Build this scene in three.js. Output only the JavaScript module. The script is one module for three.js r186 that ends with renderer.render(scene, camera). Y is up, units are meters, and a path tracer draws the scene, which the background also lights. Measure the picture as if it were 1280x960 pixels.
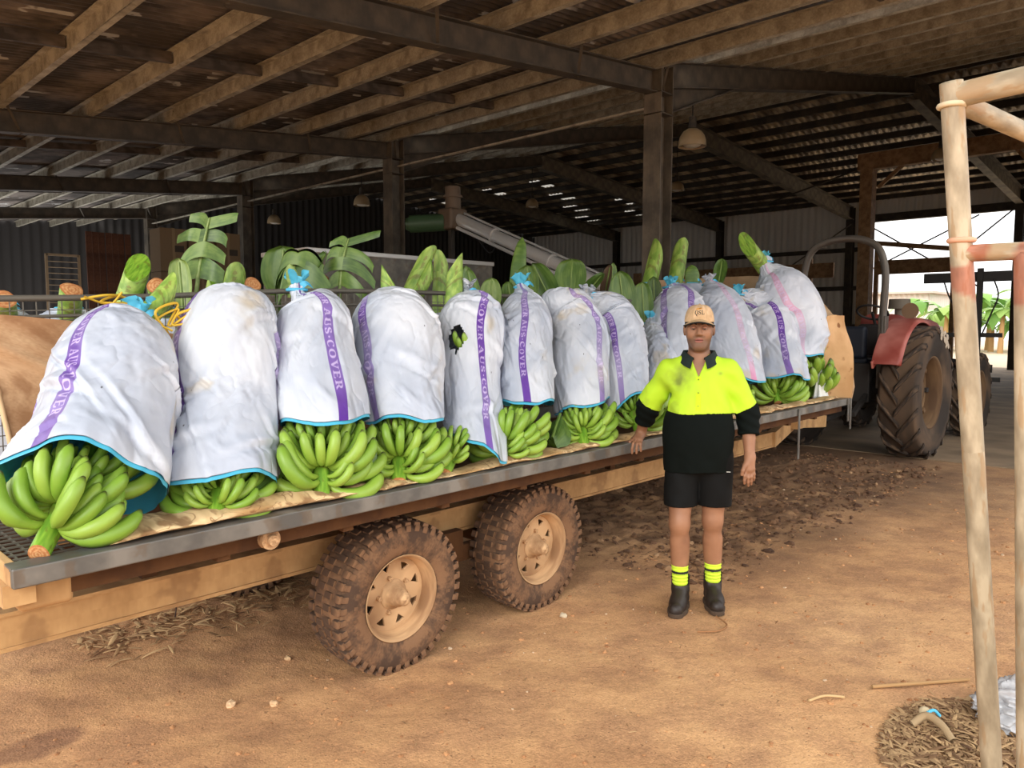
import * as THREE from 'three';
import { RoundedBoxGeometry } from 'three/addons/geometries/RoundedBoxGeometry.js';
import { mergeGeometries } from 'three/addons/utils/BufferGeometryUtils.js';

// ---------- camera, sky, exposure ----------
const scene = new THREE.Scene();
const camera = new THREE.PerspectiveCamera(53.8, 1280 / 960, 0.1, 400);
camera.position.set(0, 1.7, 0);
{
  const yaw = 43.8 * Math.PI / 180, pitch = Math.atan(75 / 946);
  camera.lookAt(Math.cos(yaw) * Math.cos(pitch), 1.7 - Math.sin(pitch), -Math.sin(yaw) * Math.cos(pitch));
}
const renderer = new THREE.WebGLRenderer({ antialias: true });
renderer.toneMapping = THREE.LinearToneMapping;
renderer.toneMappingExposure = 1.65;
renderer.shadowMap.enabled = true;
renderer.shadowMap.type = THREE.PCFSoftShadowMap;
{ // an even, bright hazy sky, a little brighter overhead
  const W = 64, H = 32, d = new Float32Array(W * H * 4);
  for (let y = 0; y < H; y++) for (let x = 0; x < W; x++) {
    const e = Math.sin(((y + 0.5) / H - 0.5) * Math.PI), l = (1 + 0.3 * Math.max(0, e)) * 1.25, i = (y * W + x) * 4;
    d[i] = l; d[i + 1] = l * 0.995; d[i + 2] = l * 1.0; d[i + 3] = 1;
  }
  const t = new THREE.DataTexture(d, W, H, THREE.RGBAFormat, THREE.FloatType);
  t.mapping = THREE.EquirectangularReflectionMapping; t.magFilter = THREE.LinearFilter; t.needsUpdate = true;
  scene.background = t; scene.environment = t;
}
// a broad, soft glow of the sun behind the cloud, low beyond the open left side of the awning
const sun = new THREE.DirectionalLight(new THREE.Color(1, 0.97, 0.91), 1.15);
sun.position.set(-15, 9.5, 6); sun.target.position.set(3, 0, -2.5); sun.castShadow = true; sun.shadow.radius = 55;
sun.shadow.mapSize.set(2048, 2048);
Object.assign(sun.shadow.camera, { left: -14, right: 14, top: 14, bottom: -14, near: 1, far: 60 });
scene.add(sun, sun.target);

// ---------- helpers ----------
const V = (x, y, z) => new THREE.Vector3(x, y, z);
const rng = (s) => () => { s = (s + 0x6d2b79f5) | 0; let t = Math.imul(s ^ (s >>> 15), 1 | s); t = (t + Math.imul(t ^ (t >>> 7), 61 | t)) ^ t; return ((t ^ (t >>> 14)) >>> 0) / 4294967296; };
const { lerp, clamp, smoothstep } = THREE.MathUtils;
const hash = (x, y, z) => { let h = Math.imul(x, 374761393) ^ Math.imul(y, 668265263) ^ Math.imul(z, 2147483647 - 77); h = Math.imul(h ^ (h >>> 13), 1274126177); return ((h ^ (h >>> 16)) >>> 0) / 4294967296; };
function noise(x, y, z = 0, p = 0) {  // value noise in -1..1; p is the period in x and y
  const i = Math.floor(x), j = Math.floor(y), k = Math.floor(z), f = x - i, g = y - j, h = z - k;
  const s = f * f * (3 - 2 * f), t = g * g * (3 - 2 * g), w = h * h * (3 - 2 * h), m = p ? (a) => ((a % p) + p) % p : (a) => a;
  const q = (a, b, c) => hash(m(a), m(b), c);
  const l = (c) => lerp(lerp(q(i, j, c), q(i + 1, j, c), s), lerp(q(i, j + 1, c), q(i + 1, j + 1, c), s), t);
  return (h ? lerp(l(k), l(k + 1), w) : l(k)) * 2 - 1;
}
function fbm(x, y, z = 0, o = 4, p = 0) { let a = 0.5, s = 0; for (let n = 0; n < o; n++) { s += a * noise(x, y, z + n * 17, p); x *= 2; y *= 2; p *= 2; a *= 0.5; } return s; }
function tex(w, h, fn, srgb = true, rx = 1, ry = 1) {
  const d = new Uint8Array(w * h * 4);
  for (let y = 0; y < h; y++) for (let x = 0; x < w; x++) { const c = fn(x / w, y / h), i = (y * w + x) * 4; d[i] = clamp(c[0], 0, 255); d[i + 1] = clamp(c[1], 0, 255); d[i + 2] = clamp(c[2], 0, 255); d[i + 3] = 255; }
  const t = new THREE.DataTexture(d, w, h); t.wrapS = t.wrapT = THREE.RepeatWrapping; t.magFilter = THREE.LinearFilter; t.repeat.set(rx, ry);
  if (srgb) t.colorSpace = THREE.SRGBColorSpace; t.needsUpdate = true; return t;
}
const mixc = (a, b, t) => [lerp(a[0], b[0], t), lerp(a[1], b[1], t), lerp(a[2], b[2], t)];
const grey = (v) => [v, v, v];
const std = (o) => new THREE.MeshStandardMaterial({ roughness: 0.8, ...o });
const used = new Map();
function numbered(n) { const k = used.get(n) || 0; used.set(n, k + 1); return k ? n + '_' + String(k).padStart(3, '0') : n; }
function tag(o, label, category, group, kind) {
  const u = {}; if (label) u.label = label; if (category) u.category = category; if (group) u.group = group; if (kind) u.kind = kind; o.userData = u; return o;
}
function thing(name, label, category, pos = [0, 0, 0], turn = 0, group) {
  const o = new THREE.Group(); o.name = numbered(name); o.position.set(...pos); o.rotation.y = turn; scene.add(o); return tag(o, label, category, group);
}
function struct(name, label, geo, mat) {
  const o = geo ? mesh(name, geo, mat) : new THREE.Group(); o.name = numbered(name); scene.add(o); return tag(o, label, null, null, 'structure');
}
function mesh(name, geo, mat, parent) {
  const m = new THREE.Mesh(Array.isArray(geo) ? merge(geo) : geo, mat); m.name = name; m.castShadow = m.receiveShadow = true; if (parent) parent.add(m); return m;
}
function merge(list) {
  if (list.length === 1) return list[0];
  const col = list.some((g) => g.attributes.color);
  return mergeGeometries(list.map((g) => {
    g = g.index ? g.toNonIndexed() : g;
    if (!g.attributes.normal) g.computeVertexNormals();
    if (!g.attributes.uv) g.setAttribute('uv', new THREE.BufferAttribute(new Float32Array(g.attributes.position.count * 2), 2));
    if (col && !g.attributes.color) g.setAttribute('color', new THREE.BufferAttribute(new Float32Array(g.attributes.position.count * 3).fill(1), 3));
    for (const k of Object.keys(g.attributes)) if (!['position', 'normal', 'uv', 'color'].includes(k)) g.deleteAttribute(k);
    return g;
  }));
}
function boxUV(g) { // uv in metres by the face's main axis
  const p = g.attributes.position, n = g.attributes.normal, uv = new Float32Array(p.count * 2);
  for (let i = 0; i < p.count; i++) {
    const ax = Math.abs(n.getX(i)), ay = Math.abs(n.getY(i)), az = Math.abs(n.getZ(i));
    const [u, v] = ax > ay && ax > az ? [p.getZ(i), p.getY(i)] : ay > az ? [p.getX(i), p.getZ(i)] : [p.getX(i), p.getY(i)];
    uv[2 * i] = u; uv[2 * i + 1] = v;
  }
  g.setAttribute('uv', new THREE.BufferAttribute(uv, 2)); return g;
}
function bx(w, h, d, x = 0, y = 0, z = 0, r = 0) {
  const g = r ? new RoundedBoxGeometry(w, h, d, 2, r) : new THREE.BoxGeometry(w, h, d).toNonIndexed();
  g.translate(x, y, z); return boxUV(g);
}
// a box bar of section w (across) x h (up) from a to b
function bar(a, b, w, h = w, r = 0) {
  const d = b.clone().sub(a), L = d.length(), g = boxUV(r ? new RoundedBoxGeometry(w, h, L, 2, r) : new THREE.BoxGeometry(w, h, L).toNonIndexed());
  const z = d.normalize(), up = Math.abs(z.y) > 0.95 ? V(0, 0, 1) : V(0, 1, 0), x = up.clone().cross(z).normalize(), y = z.clone().cross(x);
  g.applyMatrix4(new THREE.Matrix4().makeBasis(x, y, z).setPosition(a.clone().add(b).multiplyScalar(0.5))); return g;
}
function cyl(a, b, r0, r1 = r0, n = 16, open = false) {
  const d = b.clone().sub(a), g = new THREE.CylinderGeometry(r1, r0, d.length(), n, 1, open);
  g.applyQuaternion(new THREE.Quaternion().setFromUnitVectors(V(0, 1, 0), d.clone().normalize()));
  g.translate((a.x + b.x) / 2, (a.y + b.y) / 2, (a.z + b.z) / 2); return g.toNonIndexed();
}
function tube(pts, r, n = 8, seg = 0, closed = false) {
  return new THREE.TubeGeometry(new THREE.CatmullRomCurve3(pts, closed), seg || pts.length * 5, r, n, closed).toNonIndexed();
}
// a surface from rows of points; closed joins the last column to the first
function loft(rows, closed = true, caps = true, uvf) {
  const n = rows[0].length, pos = [], uv = [], idx = [], C = closed ? n + 1 : n;
  rows.forEach((r, i) => { for (let j = 0; j < C; j++) { const p = r[j % n]; pos.push(p.x, p.y, p.z); const q = uvf ? uvf(j / (C - 1), i / (rows.length - 1), i, j) : [j / (C - 1), i / (rows.length - 1)]; uv.push(...q); } });
  for (let i = 0; i < rows.length - 1; i++) for (let j = 0; j < C - 1; j++) { const a = i * C + j, b = a + 1, c = a + C, d = c + 1; idx.push(a, b, d, a, d, c); }
  if (caps && closed) for (const e of [0, rows.length - 1]) {
    const m = V(0, 0, 0); rows[e].forEach((p) => m.add(p)); m.divideScalar(n); const k = pos.length / 3; pos.push(m.x, m.y, m.z); uv.push(0.5, e ? 1 : 0);
    for (let j = 0; j < C - 1; j++) { const a = e * C + j; e ? idx.push(a, a + 1, k) : idx.push(a + 1, a, k); }
  }
  const g = new THREE.BufferGeometry(); g.setAttribute('position', new THREE.Float32BufferAttribute(pos, 3)); g.setAttribute('uv', new THREE.Float32BufferAttribute(uv, 2)); g.setIndex(idx); g.computeVertexNormals();
  if (closed) { const N = g.attributes.normal; for (let i = 0; i < rows.length; i++) { const a = i * C, b = a + n; const x = V(N.getX(a) + N.getX(b), N.getY(a) + N.getY(b), N.getZ(a) + N.getZ(b)).normalize(); N.setXYZ(a, x.x, x.y, x.z); N.setXYZ(b, x.x, x.y, x.z); } }
  return g;
}
function paint(g, fn) { // linear vertex colours
  const p = g.attributes.position, c = new Float32Array(p.count * 3);
  for (let i = 0; i < p.count; i++) { const q = fn(p.getX(i), p.getY(i), p.getZ(i), i); c[3 * i] = q[0]; c[3 * i + 1] = q[1]; c[3 * i + 2] = q[2]; }
  g.setAttribute('color', new THREE.BufferAttribute(c, 3)); return g;
}
const lin = (r, g, b) => { const c = new THREE.Color().setRGB(r / 255, g / 255, b / 255, THREE.SRGBColorSpace); return [c.r, c.g, c.b]; };
const hex = (c) => new THREE.Color(c);
// ---------- surface materials ----------
const bumpFine = tex(256, 256, (u, v) => grey(128 + 120 * fbm(u * 16, v * 16, 3, 4, 16)), false);
const steelTex = tex(512, 512, (u, v) => { const n = fbm(u * 6, v * 6, 1, 5, 6), s = fbm(u * 40, v * 6, 9, 2, 0); return mixc([84, 80, 74], [120, 112, 100], clamp(0.5 + n * 1.1 + s * 0.25, 0, 1)); });
const purlinTex = tex(512, 512, (u, v) => { const n = fbm(u * 8, v * 8, 21, 5, 8), s = fbm(u * 60, v * 60, 5, 2, 60); return mixc([146, 133, 112], [202, 188, 162], clamp(0.55 + n * 0.9 + s * 0.4, 0, 1)); });
const roofTex = tex(1024, 1024, (u, v) => {
  const n = fbm(u * 8, v * 8, 31, 5, 8), f = fbm(u * 30, v * 90, 7, 3, 30), torn = fbm(u * 12, v * 28, 45, 4, 0);
  let c = mixc([80, 68, 58], [148, 128, 110], clamp(0.5 + n * 1.2 + f * 0.5, 0, 1));
  const w = smoothstep(torn + 0.4 * f, 0.32, 0.42) * smoothstep(fbm(u * 4, v * 4, 77, 2, 4), 0.0, 0.3); return mixc(c, [226, 214, 196], w * 0.9);
}, true, 0.25, 0.25);
const M = {
  steel: std({ map: steelTex, color: 0xb9b0a4, roughness: 0.7, metalness: 0.0 }),
  steelDark: std({ map: steelTex, color: 0x8d8478, roughness: 0.7 }),
  column: std({ map: steelTex, color: 0xf4efe6, roughness: 0.7 }),
  purlin: std({ map: purlinTex, color: 0xe4ebf4, roughness: 0.75 }),
  roof: std({ map: roofTex, color: 0xd4dfee, roughness: 0.75, side: THREE.DoubleSide }),
  roofFar: std({ color: 0xffffff, map: tex(256, 256, (u, v) => mixc([120, 104, 86], [214, 194, 160], clamp(0.5 + fbm(u * 6, v * 24, 4, 4, 6) * 1.4, 0, 1)), true, 0.3, 0.3), roughness: 0.5, metalness: 0.2, side: THREE.DoubleSide }),
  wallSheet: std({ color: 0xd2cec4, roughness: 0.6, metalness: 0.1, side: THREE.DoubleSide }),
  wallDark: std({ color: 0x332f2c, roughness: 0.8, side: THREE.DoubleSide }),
  rustBeam: std({ map: purlinTex, color: 0xd0ac8c, roughness: 0.8 }),
  cable: std({ color: 0x1b1b1c, roughness: 0.6 }),
};
// ---------- ground ----------
const hG = (x, z) => { // height of the dirt
  const wear = smoothstep(Math.hypot((x - 3.9) / 4, (z + 1.2) / 2.2), 0.3, 1.6);
  let h = 0.022 * fbm(x * 0.9, z * 0.9, 2, 3) + 0.012 * fbm(x * 5, z * 5, 5, 3) * (0.5 + wear);
  const rough = smoothstep(x, 4.0, 5.2) * (1 - smoothstep(x, 9.2, 10.2)) * smoothstep(-z, 2.25, 3.0) * (1 - smoothstep(-z, 6, 7));
  h += rough * (0.04 * Math.abs(fbm(x * 6, z * 6, 8, 4)) * 2 - 0.01);
  for (const [px, pz] of [[2.25, -3.05], [3.28, -3.05]]) h -= 0.012 * Math.exp(-((x - px) ** 2 + (z - pz) ** 2) / 0.03);
  h += 0.02 * Math.exp(-(((z + 2.4 + 0.05 * Math.sin(x * 2)) / 0.22) ** 2)) * smoothstep(x, 0, 1.5) * (1 - smoothstep(x, 2.0, 2.6)); // low bank of litter under the beam
  return h * (1 - smoothstep(x, 9.8, 10.4)) * (1 - 0.7 * smoothstep(Math.hypot(x - 4, z + 2.2), 14, 20));
};
{
  const axis = (a, b, c, d, step) => { const o = []; let x = a; while (x < d) { o.push(x); const far = x < b ? b - x : x > c ? x - c : 0; x += step + far * 0.08 + 0; } o.push(d); return o; };
  const ax = axis(-30, 0.4, 7.5, 10.5, 0.032), az = axis(-20, -4.2, -0.4, 30, 0.032);
  const rows = az.map((z) => ax.map((x) => V(x, hG(x, z), z)));
  const g = loft(rows, false, false, (u, v, i, j) => [ax[j], az[i]]);
  g.index.array.reverse(); g.computeVertexNormals();
  if (g.attributes.normal.getY(0) < 0) { g.index.array.reverse(); g.computeVertexNormals(); }
  const dryC = lin(224, 178, 130), tan = lin(204, 156, 110), dark = lin(108, 80, 56), wet = lin(146, 106, 78);
  paint(g, (x, y, z) => {
    let c = mixc(tan, dryC, clamp(0.5 + fbm(x * 0.7, z * 0.7, 12, 4) * 1.3, 0, 1));
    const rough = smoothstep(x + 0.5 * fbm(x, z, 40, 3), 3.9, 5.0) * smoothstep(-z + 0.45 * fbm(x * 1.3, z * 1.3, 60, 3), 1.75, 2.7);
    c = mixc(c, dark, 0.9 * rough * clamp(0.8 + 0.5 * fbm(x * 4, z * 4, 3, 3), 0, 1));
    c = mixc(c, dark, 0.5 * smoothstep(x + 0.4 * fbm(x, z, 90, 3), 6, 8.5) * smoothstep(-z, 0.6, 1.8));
      const s = Math.hypot((x - 0.78) / 0.19, (z + 3.43) / 0.09) + 0.25 * fbm(x * 9, z * 9, 70, 2);
    return mixc(c, wet, 0.85 * (1 - smoothstep(s, 0.85, 1.05)));
  });
  const dirtTex = tex(1024, 1024, (u, v) => { const n = fbm(u * 10, v * 10, 2, 6, 10), s = noise(u * 128, v * 128, 5, 128), f = noise(u * 340, v * 340, 6, 340); let k = 236 + 36 * n + 14 * s + 16 * f; if (s > 0.82) k -= 60; return [k, k * (0.985 + 0.02 * n), k * 0.97]; }, true, 0.7, 0.7);
  const dirtBump = tex(1024, 1024, (u, v) => grey(128 + 90 * fbm(u * 20, v * 20, 9, 5, 20) + 22 * noise(u * 200, v * 200, 3, 200)), false, 0.9, 0.9);
  const m = std({ map: dirtTex, bumpMap: dirtBump, bumpScale: 0.009, roughness: 0.97, vertexColors: true });
  struct('ground', 'orange brown bare dirt yard strewn with small stones and dry leaf scraps', g, m);
  struct('floor', 'dusty brown concrete floor slab of the main shed beneath the tractor', [bx(24, 0.3, 36, 22.4, -0.14, -15)], std({ color: 0x9a8266, bumpMap: bumpFine, bumpScale: 0.004, map: tex(512, 512, (u, v) => grey(215 + 50 * fbm(u * 8, v * 8, 4, 5, 8)), true, 0.3, 0.3), roughness: 0.85 }));
  struct('terrain', 'pale dry ground outside the far door of the shed', [bx(60, 0.2, 120, 64.4, -0.14, -12)], std({ color: 0xcbb59a, roughness: 1 }));
}
// ---------- shed frame ----------
const aw = (X) => 4.88 - 0.1 * (9.2 - X);              // underside of the awning rafters
const mr = (X) => X < 20.3 ? 4.95 + 0.207 * (X - 9.2) : 7.25 - 0.083 * (X - 20.3);  // underside of the main rafters
const FZ = [0, -6, -12, -18, -24], wob = rng(5);
function corr(xa, xb, yf, z0, z1, pitch = 0.1, amp = 0.016, rows = 2) {
  const n = Math.round((z1 - z0) / pitch * 4), ph = Math.round((z0 + 30) / pitch * 4), R = [];
  for (let i = 0; i < rows; i++) { const x = lerp(xa, xb, i / (rows - 1)), r = []; for (let j = 0; j <= n; j++) { const z = lerp(z0, z1, j / n); r.push(V(x, yf(x) + amp * [0, 1, 1, 0][(j + ph) % 4] * 2, z)); } R.push(r); }
  const g = loft(R, false, false, (u, v, i, j) => [R[i][j].x, R[i][j].z]); return g;
}
function iBeam(a, b, h, w, t = 0.014) { // a lies on the underside's centre line
  const u = V(0, h / 2, 0), o = (y) => [a.clone().add(V(0, y, 0)), b.clone().add(V(0, y, 0))];
  return [bar(...o(h / 2), t, h), bar(...o(t / 2), w, t), bar(...o(h - t / 2), w, t)];
}
const ceil = struct('ceiling', 'rusty corrugated iron roof on steel rafters and dusty tan purlins');
mesh('roof_sheet', [corr(-0.9, 9.4, (X) => aw(X) + 0.5, -30, 0.7, 0.11, 0.017, 12)], M.roof, ceil);
for (const z of FZ) {
  mesh('rafter', iBeam(V(-0.8, aw(-0.8), z), V(9.05, aw(9.05), z), 0.3, 0.17), M.steel, ceil);
  mesh('rafter', iBeam(V(9.35, mr(9.35), z), V(20.3, mr(20.3), z), 0.36, 0.2), M.steel, ceil);
  mesh('rafter', iBeam(V(20.3, mr(20.3) - 0.16, z), V(33, mr(33) - 0.16, z), 0.52, 0.26, 0.02), M.column, ceil);
  const t = (p) => { const s = new THREE.Shape(); s.moveTo(0, 0); s.lineTo(0, -0.35); s.lineTo(1.8, 0.37); s.lineTo(0, 0); const g = new THREE.ExtrudeGeometry(s, { depth: 0.014, bevelEnabled: false }); g.translate(9.38, mr(9.38), z - 0.007); return boxUV(g); };
  mesh('haunch', [t(), bar(V(9.38, mr(9.38) - 0.34, z), V(11.18, mr(11.18) - 0.01, z), 0.2, 0.014)], M.steel, ceil);
}
const purl = (X, y, z0, z1, mat, h = 0.175, dir = 1) => mesh('purlin', [bx(0.012, h, z1 - z0, X, y + h / 2, (z0 + z1) / 2), bx(0.07, 0.012, z1 - z0, X + 0.035 * dir, y + 0.006, (z0 + z1) / 2), bx(0.07, 0.012, z1 - z0, X - 0.035 * dir, y + h - 0.006, (z0 + z1) / 2), bx(0.012, 0.022, z1 - z0, X + 0.064 * dir, y + 0.017, (z0 + z1) / 2)], mat, ceil);
const PX = [-0.66, 0.44, 1.55, 2.67, 3.77, 4.87, 5.98, 7.1, 8.1, 8.95];
for (const X of PX) {
  purl(X, aw(X) + 0.3, -30, 0.6, M.purlin);
  if (X > 2 && X < 9) for (const z of FZ) if ((PX.indexOf(X) % 2) && z < 0) mesh('fly_brace', [bar(V(X + 0.28, aw(X) + 0.02, z + 0.03), V(X, aw(X) + 0.42, z + 0.34), 0.035, 0.006), bar(V(X + 0.28, aw(X) + 0.02, z - 0.03), V(X, aw(X) + 0.42, z - 0.34), 0.035, 0.006)], M.steel, ceil);
}
for (let i = 2; i < PX.length - 1; i++) for (const z of [-3, -9, -15, -21]) mesh('bridging', [bar(V(PX[i] + 0.02, aw(PX[i]) + 0.4, z), V(PX[i + 1] - 0.02, aw(PX[i + 1]) + 0.4, z), 0.05, 0.12)], M.roof, ceil);
// main shed roof: near slope in shadow, far slope pale, with translucent skylight sheets
mesh('roof_sheet', [corr(9.4, 20.3, (X) => mr(X) + 0.58, -30, 0.7, 0.2, 0.02)], M.roof, ceil);
for (let X = 10.2; X < 20; X += 1.12) purl(X, mr(X) + 0.36, -30, 0.6, M.purlin);
const skyM = new THREE.MeshPhysicalMaterial({ color: 0xe9e4d8, transmission: 0.3, roughness: 0.9, thickness: 0, side: THREE.DoubleSide });
const lights = { 3: [[-21.6, -21.1], [-24.4, -23.9], [-28, -27.6]], 5: [[-22.4, -21.7], [-25.6, -25.1]], 7: [[-20.4, -19.8], [-23.4, -22.6], [-26.6, -26]], 9: [[-21.4, -20.9], [-24.4, -23.6]] };
for (let k = 0; k < 12; k++) {
  const a = 20.3 + k * 1.08, b = a + 1.08, yf = (X) => mr(X) + 0.58, seg = []; let z = -30;
  for (const [p, q] of [...(lights[k] || [])].sort((m, n) => m[0] - n[0])) { seg.push(corr(a, b, yf, z, p, 0.2, 0.02)); mesh('skylight', [corr(a, b, yf, p, q, 0.2, 0.02)], skyM, ceil); z = q; }
  seg.push(corr(a, b, yf, z, 0.7, 0.2, 0.02)); mesh('roof_sheet', seg, M.roofFar, ceil);
  purl(a, mr(a) + 0.36, -30, 0.6, M.steelDark);
}
// columns: H sections
const colNames = ['beside the near end of the trailer and the tractor', 'second from the tractor, behind the white bags', 'third from the tractor, behind torn banana leaves', 'fourth from the tractor, by the dark boards'];
FZ.forEach((z, i) => {
  const h = 5.3, P = (X, hh) => [bx(0.014, hh, 0.28, X - 0.143, hh / 2 - 0.05, z), bx(0.014, hh, 0.28, X + 0.143, hh / 2 - 0.05, z), bx(0.28, hh, 0.014, X, hh / 2 - 0.05, z)];
  const c = struct('column', i ? 'tall steel shed column ' + colNames[i - 1] : 'tall steel shed column at the open end of the shed');
  mesh('shaft', P(9.2, h), M.column, c); mesh('base_plate', [bx(0.42, 0.025, 0.42, 9.2, 0.012, z)], M.steelDark, c);
  mesh('stiffener', [bx(0.3, 0.014, 0.28, 9.2, mr(9.2) - 0.36, z), bx(0.3, 0.014, 0.28, 9.2, aw(9.2) - 0.01, z)], M.steel, c);
  const f = struct('column', ['dark far column at the open end of the shed', 'dark steel column at the right of the far doorway', 'dark steel column at the left of the far doorway', 'far dark column against the corrugated wall', 'last far column deep in the shed'][i], P(33, mr(33) + 0.4), M.steelDark);
});
for (const [a, b] of [[-12, -6], [-18, -12], [-24, -18]]) mesh('eave_strut', [bar(V(9.2, 4.72, a + 0.15), V(9.2, 4.72, b - 0.15), 0.05, 0.03)], M.purlin, ceil);
// walls
const vwall = (x0, x1, z0, z1, y0, y1, pitch = 0.2, amp = 0.018) => { // ribbed sheet
  const L = Math.hypot(x1 - x0, z1 - z0), n = Math.round(L / pitch * 4), nx = (z1 - z0) / L, nz = -(x1 - x0) / L, R = [[], []];
  for (let j = 0; j <= n; j++) { const t = j / n, o = amp * 2 * [0, 1, 1, 0][j % 4]; for (const [k, y] of [[0, y0], [1, y1]]) R[k].push(V(lerp(x0, x1, t) + nx * o, y, lerp(z0, z1, t) + nz * o)); }
  return loft(R, false, false);
};
const wf = struct('wall_far', 'grey ribbed sheet wall at the far side of the shed');
mesh('wall_sheet', [vwall(33.2, 33.2, -30, -11.3, 0, 6.84, 0.3, 0.03)], M.wallSheet, wf);
for (const y of [1.6, 3.2, 4.8]) mesh('girt', [bx(0.08, 0.18, 18.6, 33.05, y, -20.6)], M.steelDark, wf);
mesh('lintel', [bx(0.25, 0.3, 12, 33.1, 6.02, -5.3)], M.steelDark, wf);
mesh('wall_sheet', [vwall(33.2, 33.2, -11.3, 0.6, 6.1, 6.84, 0.3, 0.03)], M.wallSheet, wf);
mesh('wall_sheet', [vwall(33.2, 33.2, -5.3, 0.6, 0, 2.2, 0.3, 0.03)], M.wallSheet, wf);
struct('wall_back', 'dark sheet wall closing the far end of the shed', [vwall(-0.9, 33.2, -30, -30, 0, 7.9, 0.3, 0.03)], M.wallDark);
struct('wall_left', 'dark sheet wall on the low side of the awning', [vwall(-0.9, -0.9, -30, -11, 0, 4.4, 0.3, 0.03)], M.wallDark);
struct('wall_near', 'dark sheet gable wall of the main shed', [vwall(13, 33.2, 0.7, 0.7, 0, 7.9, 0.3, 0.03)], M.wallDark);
// timber and steel framing inside, by the far doorway
const beamPost = struct('beam', 'rusty brown steel portal standing inside the far doorway');
mesh('post', [bx(0.4, 6.5, 0.36, 25, 3.25, -8.6)], M.rustBeam, beamPost);
mesh('post', [bx(0.4, 6.5, 0.36, 25, 3.25, -2.4)], M.rustBeam, beamPost);
mesh('crossbeam', [bx(0.26, 0.5, 6.8, 25, 6.72, -5.5)], M.rustBeam, beamPost);
mesh('knee_brace', [bar(V(25, 5.5, -3.9), V(25, 6.5, -4.7), 0.1), bar(V(25, 5.9, -8.3), V(25, 6.5, -7.6), 0.1)], M.rustBeam, beamPost);
const rail = struct('beam', 'brown timber rail across the shed behind the tractor');
mesh('rail_plank', [bx(0.08, 0.55, 9, 29, 3.72, -15.6)], M.rustBeam, rail); mesh('rail_plank', [bx(0.08, 0.5, 2.6, 29, 3.72, -8.3)], M.rustBeam, rail);
mesh('upper_rail', [bar(V(29, 4.6, -9.6), V(29, 4.25, -7.2), 0.12, 0.16)], M.rustBeam, rail);
mesh('rail_post', [bx(0.14, 4.2, 0.14, 29.05, 2.1, -12)], M.rustBeam, rail); mesh('rail_post', [bx(0.14, 4.6, 0.14, 29.05, 2.3, -9.6)], M.rustBeam, rail); mesh('rail_post', [bx(0.14, 4.2, 0.14, 29.05, 2.1, -7.1)], M.rustBeam, rail);
for (const [a, b] of [[V(33, 5.7, -11.2), V(33, 3.1, -7.2)], [V(33, 3.9, -11.2), V(33, 5.8, -7.3)], [V(33, 5.9, -6.2), V(33, 4.0, -8.4)], [V(25, 5.8, -11.9), V(27, 7, -9.3)], [V(30, 3.2, -14.5), V(32.5, 5.8, -11.8)]])
  mesh('brace_rod', [cyl(a, b, 0.03, 0.03, 6)], M.steelDark, wf);
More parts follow.
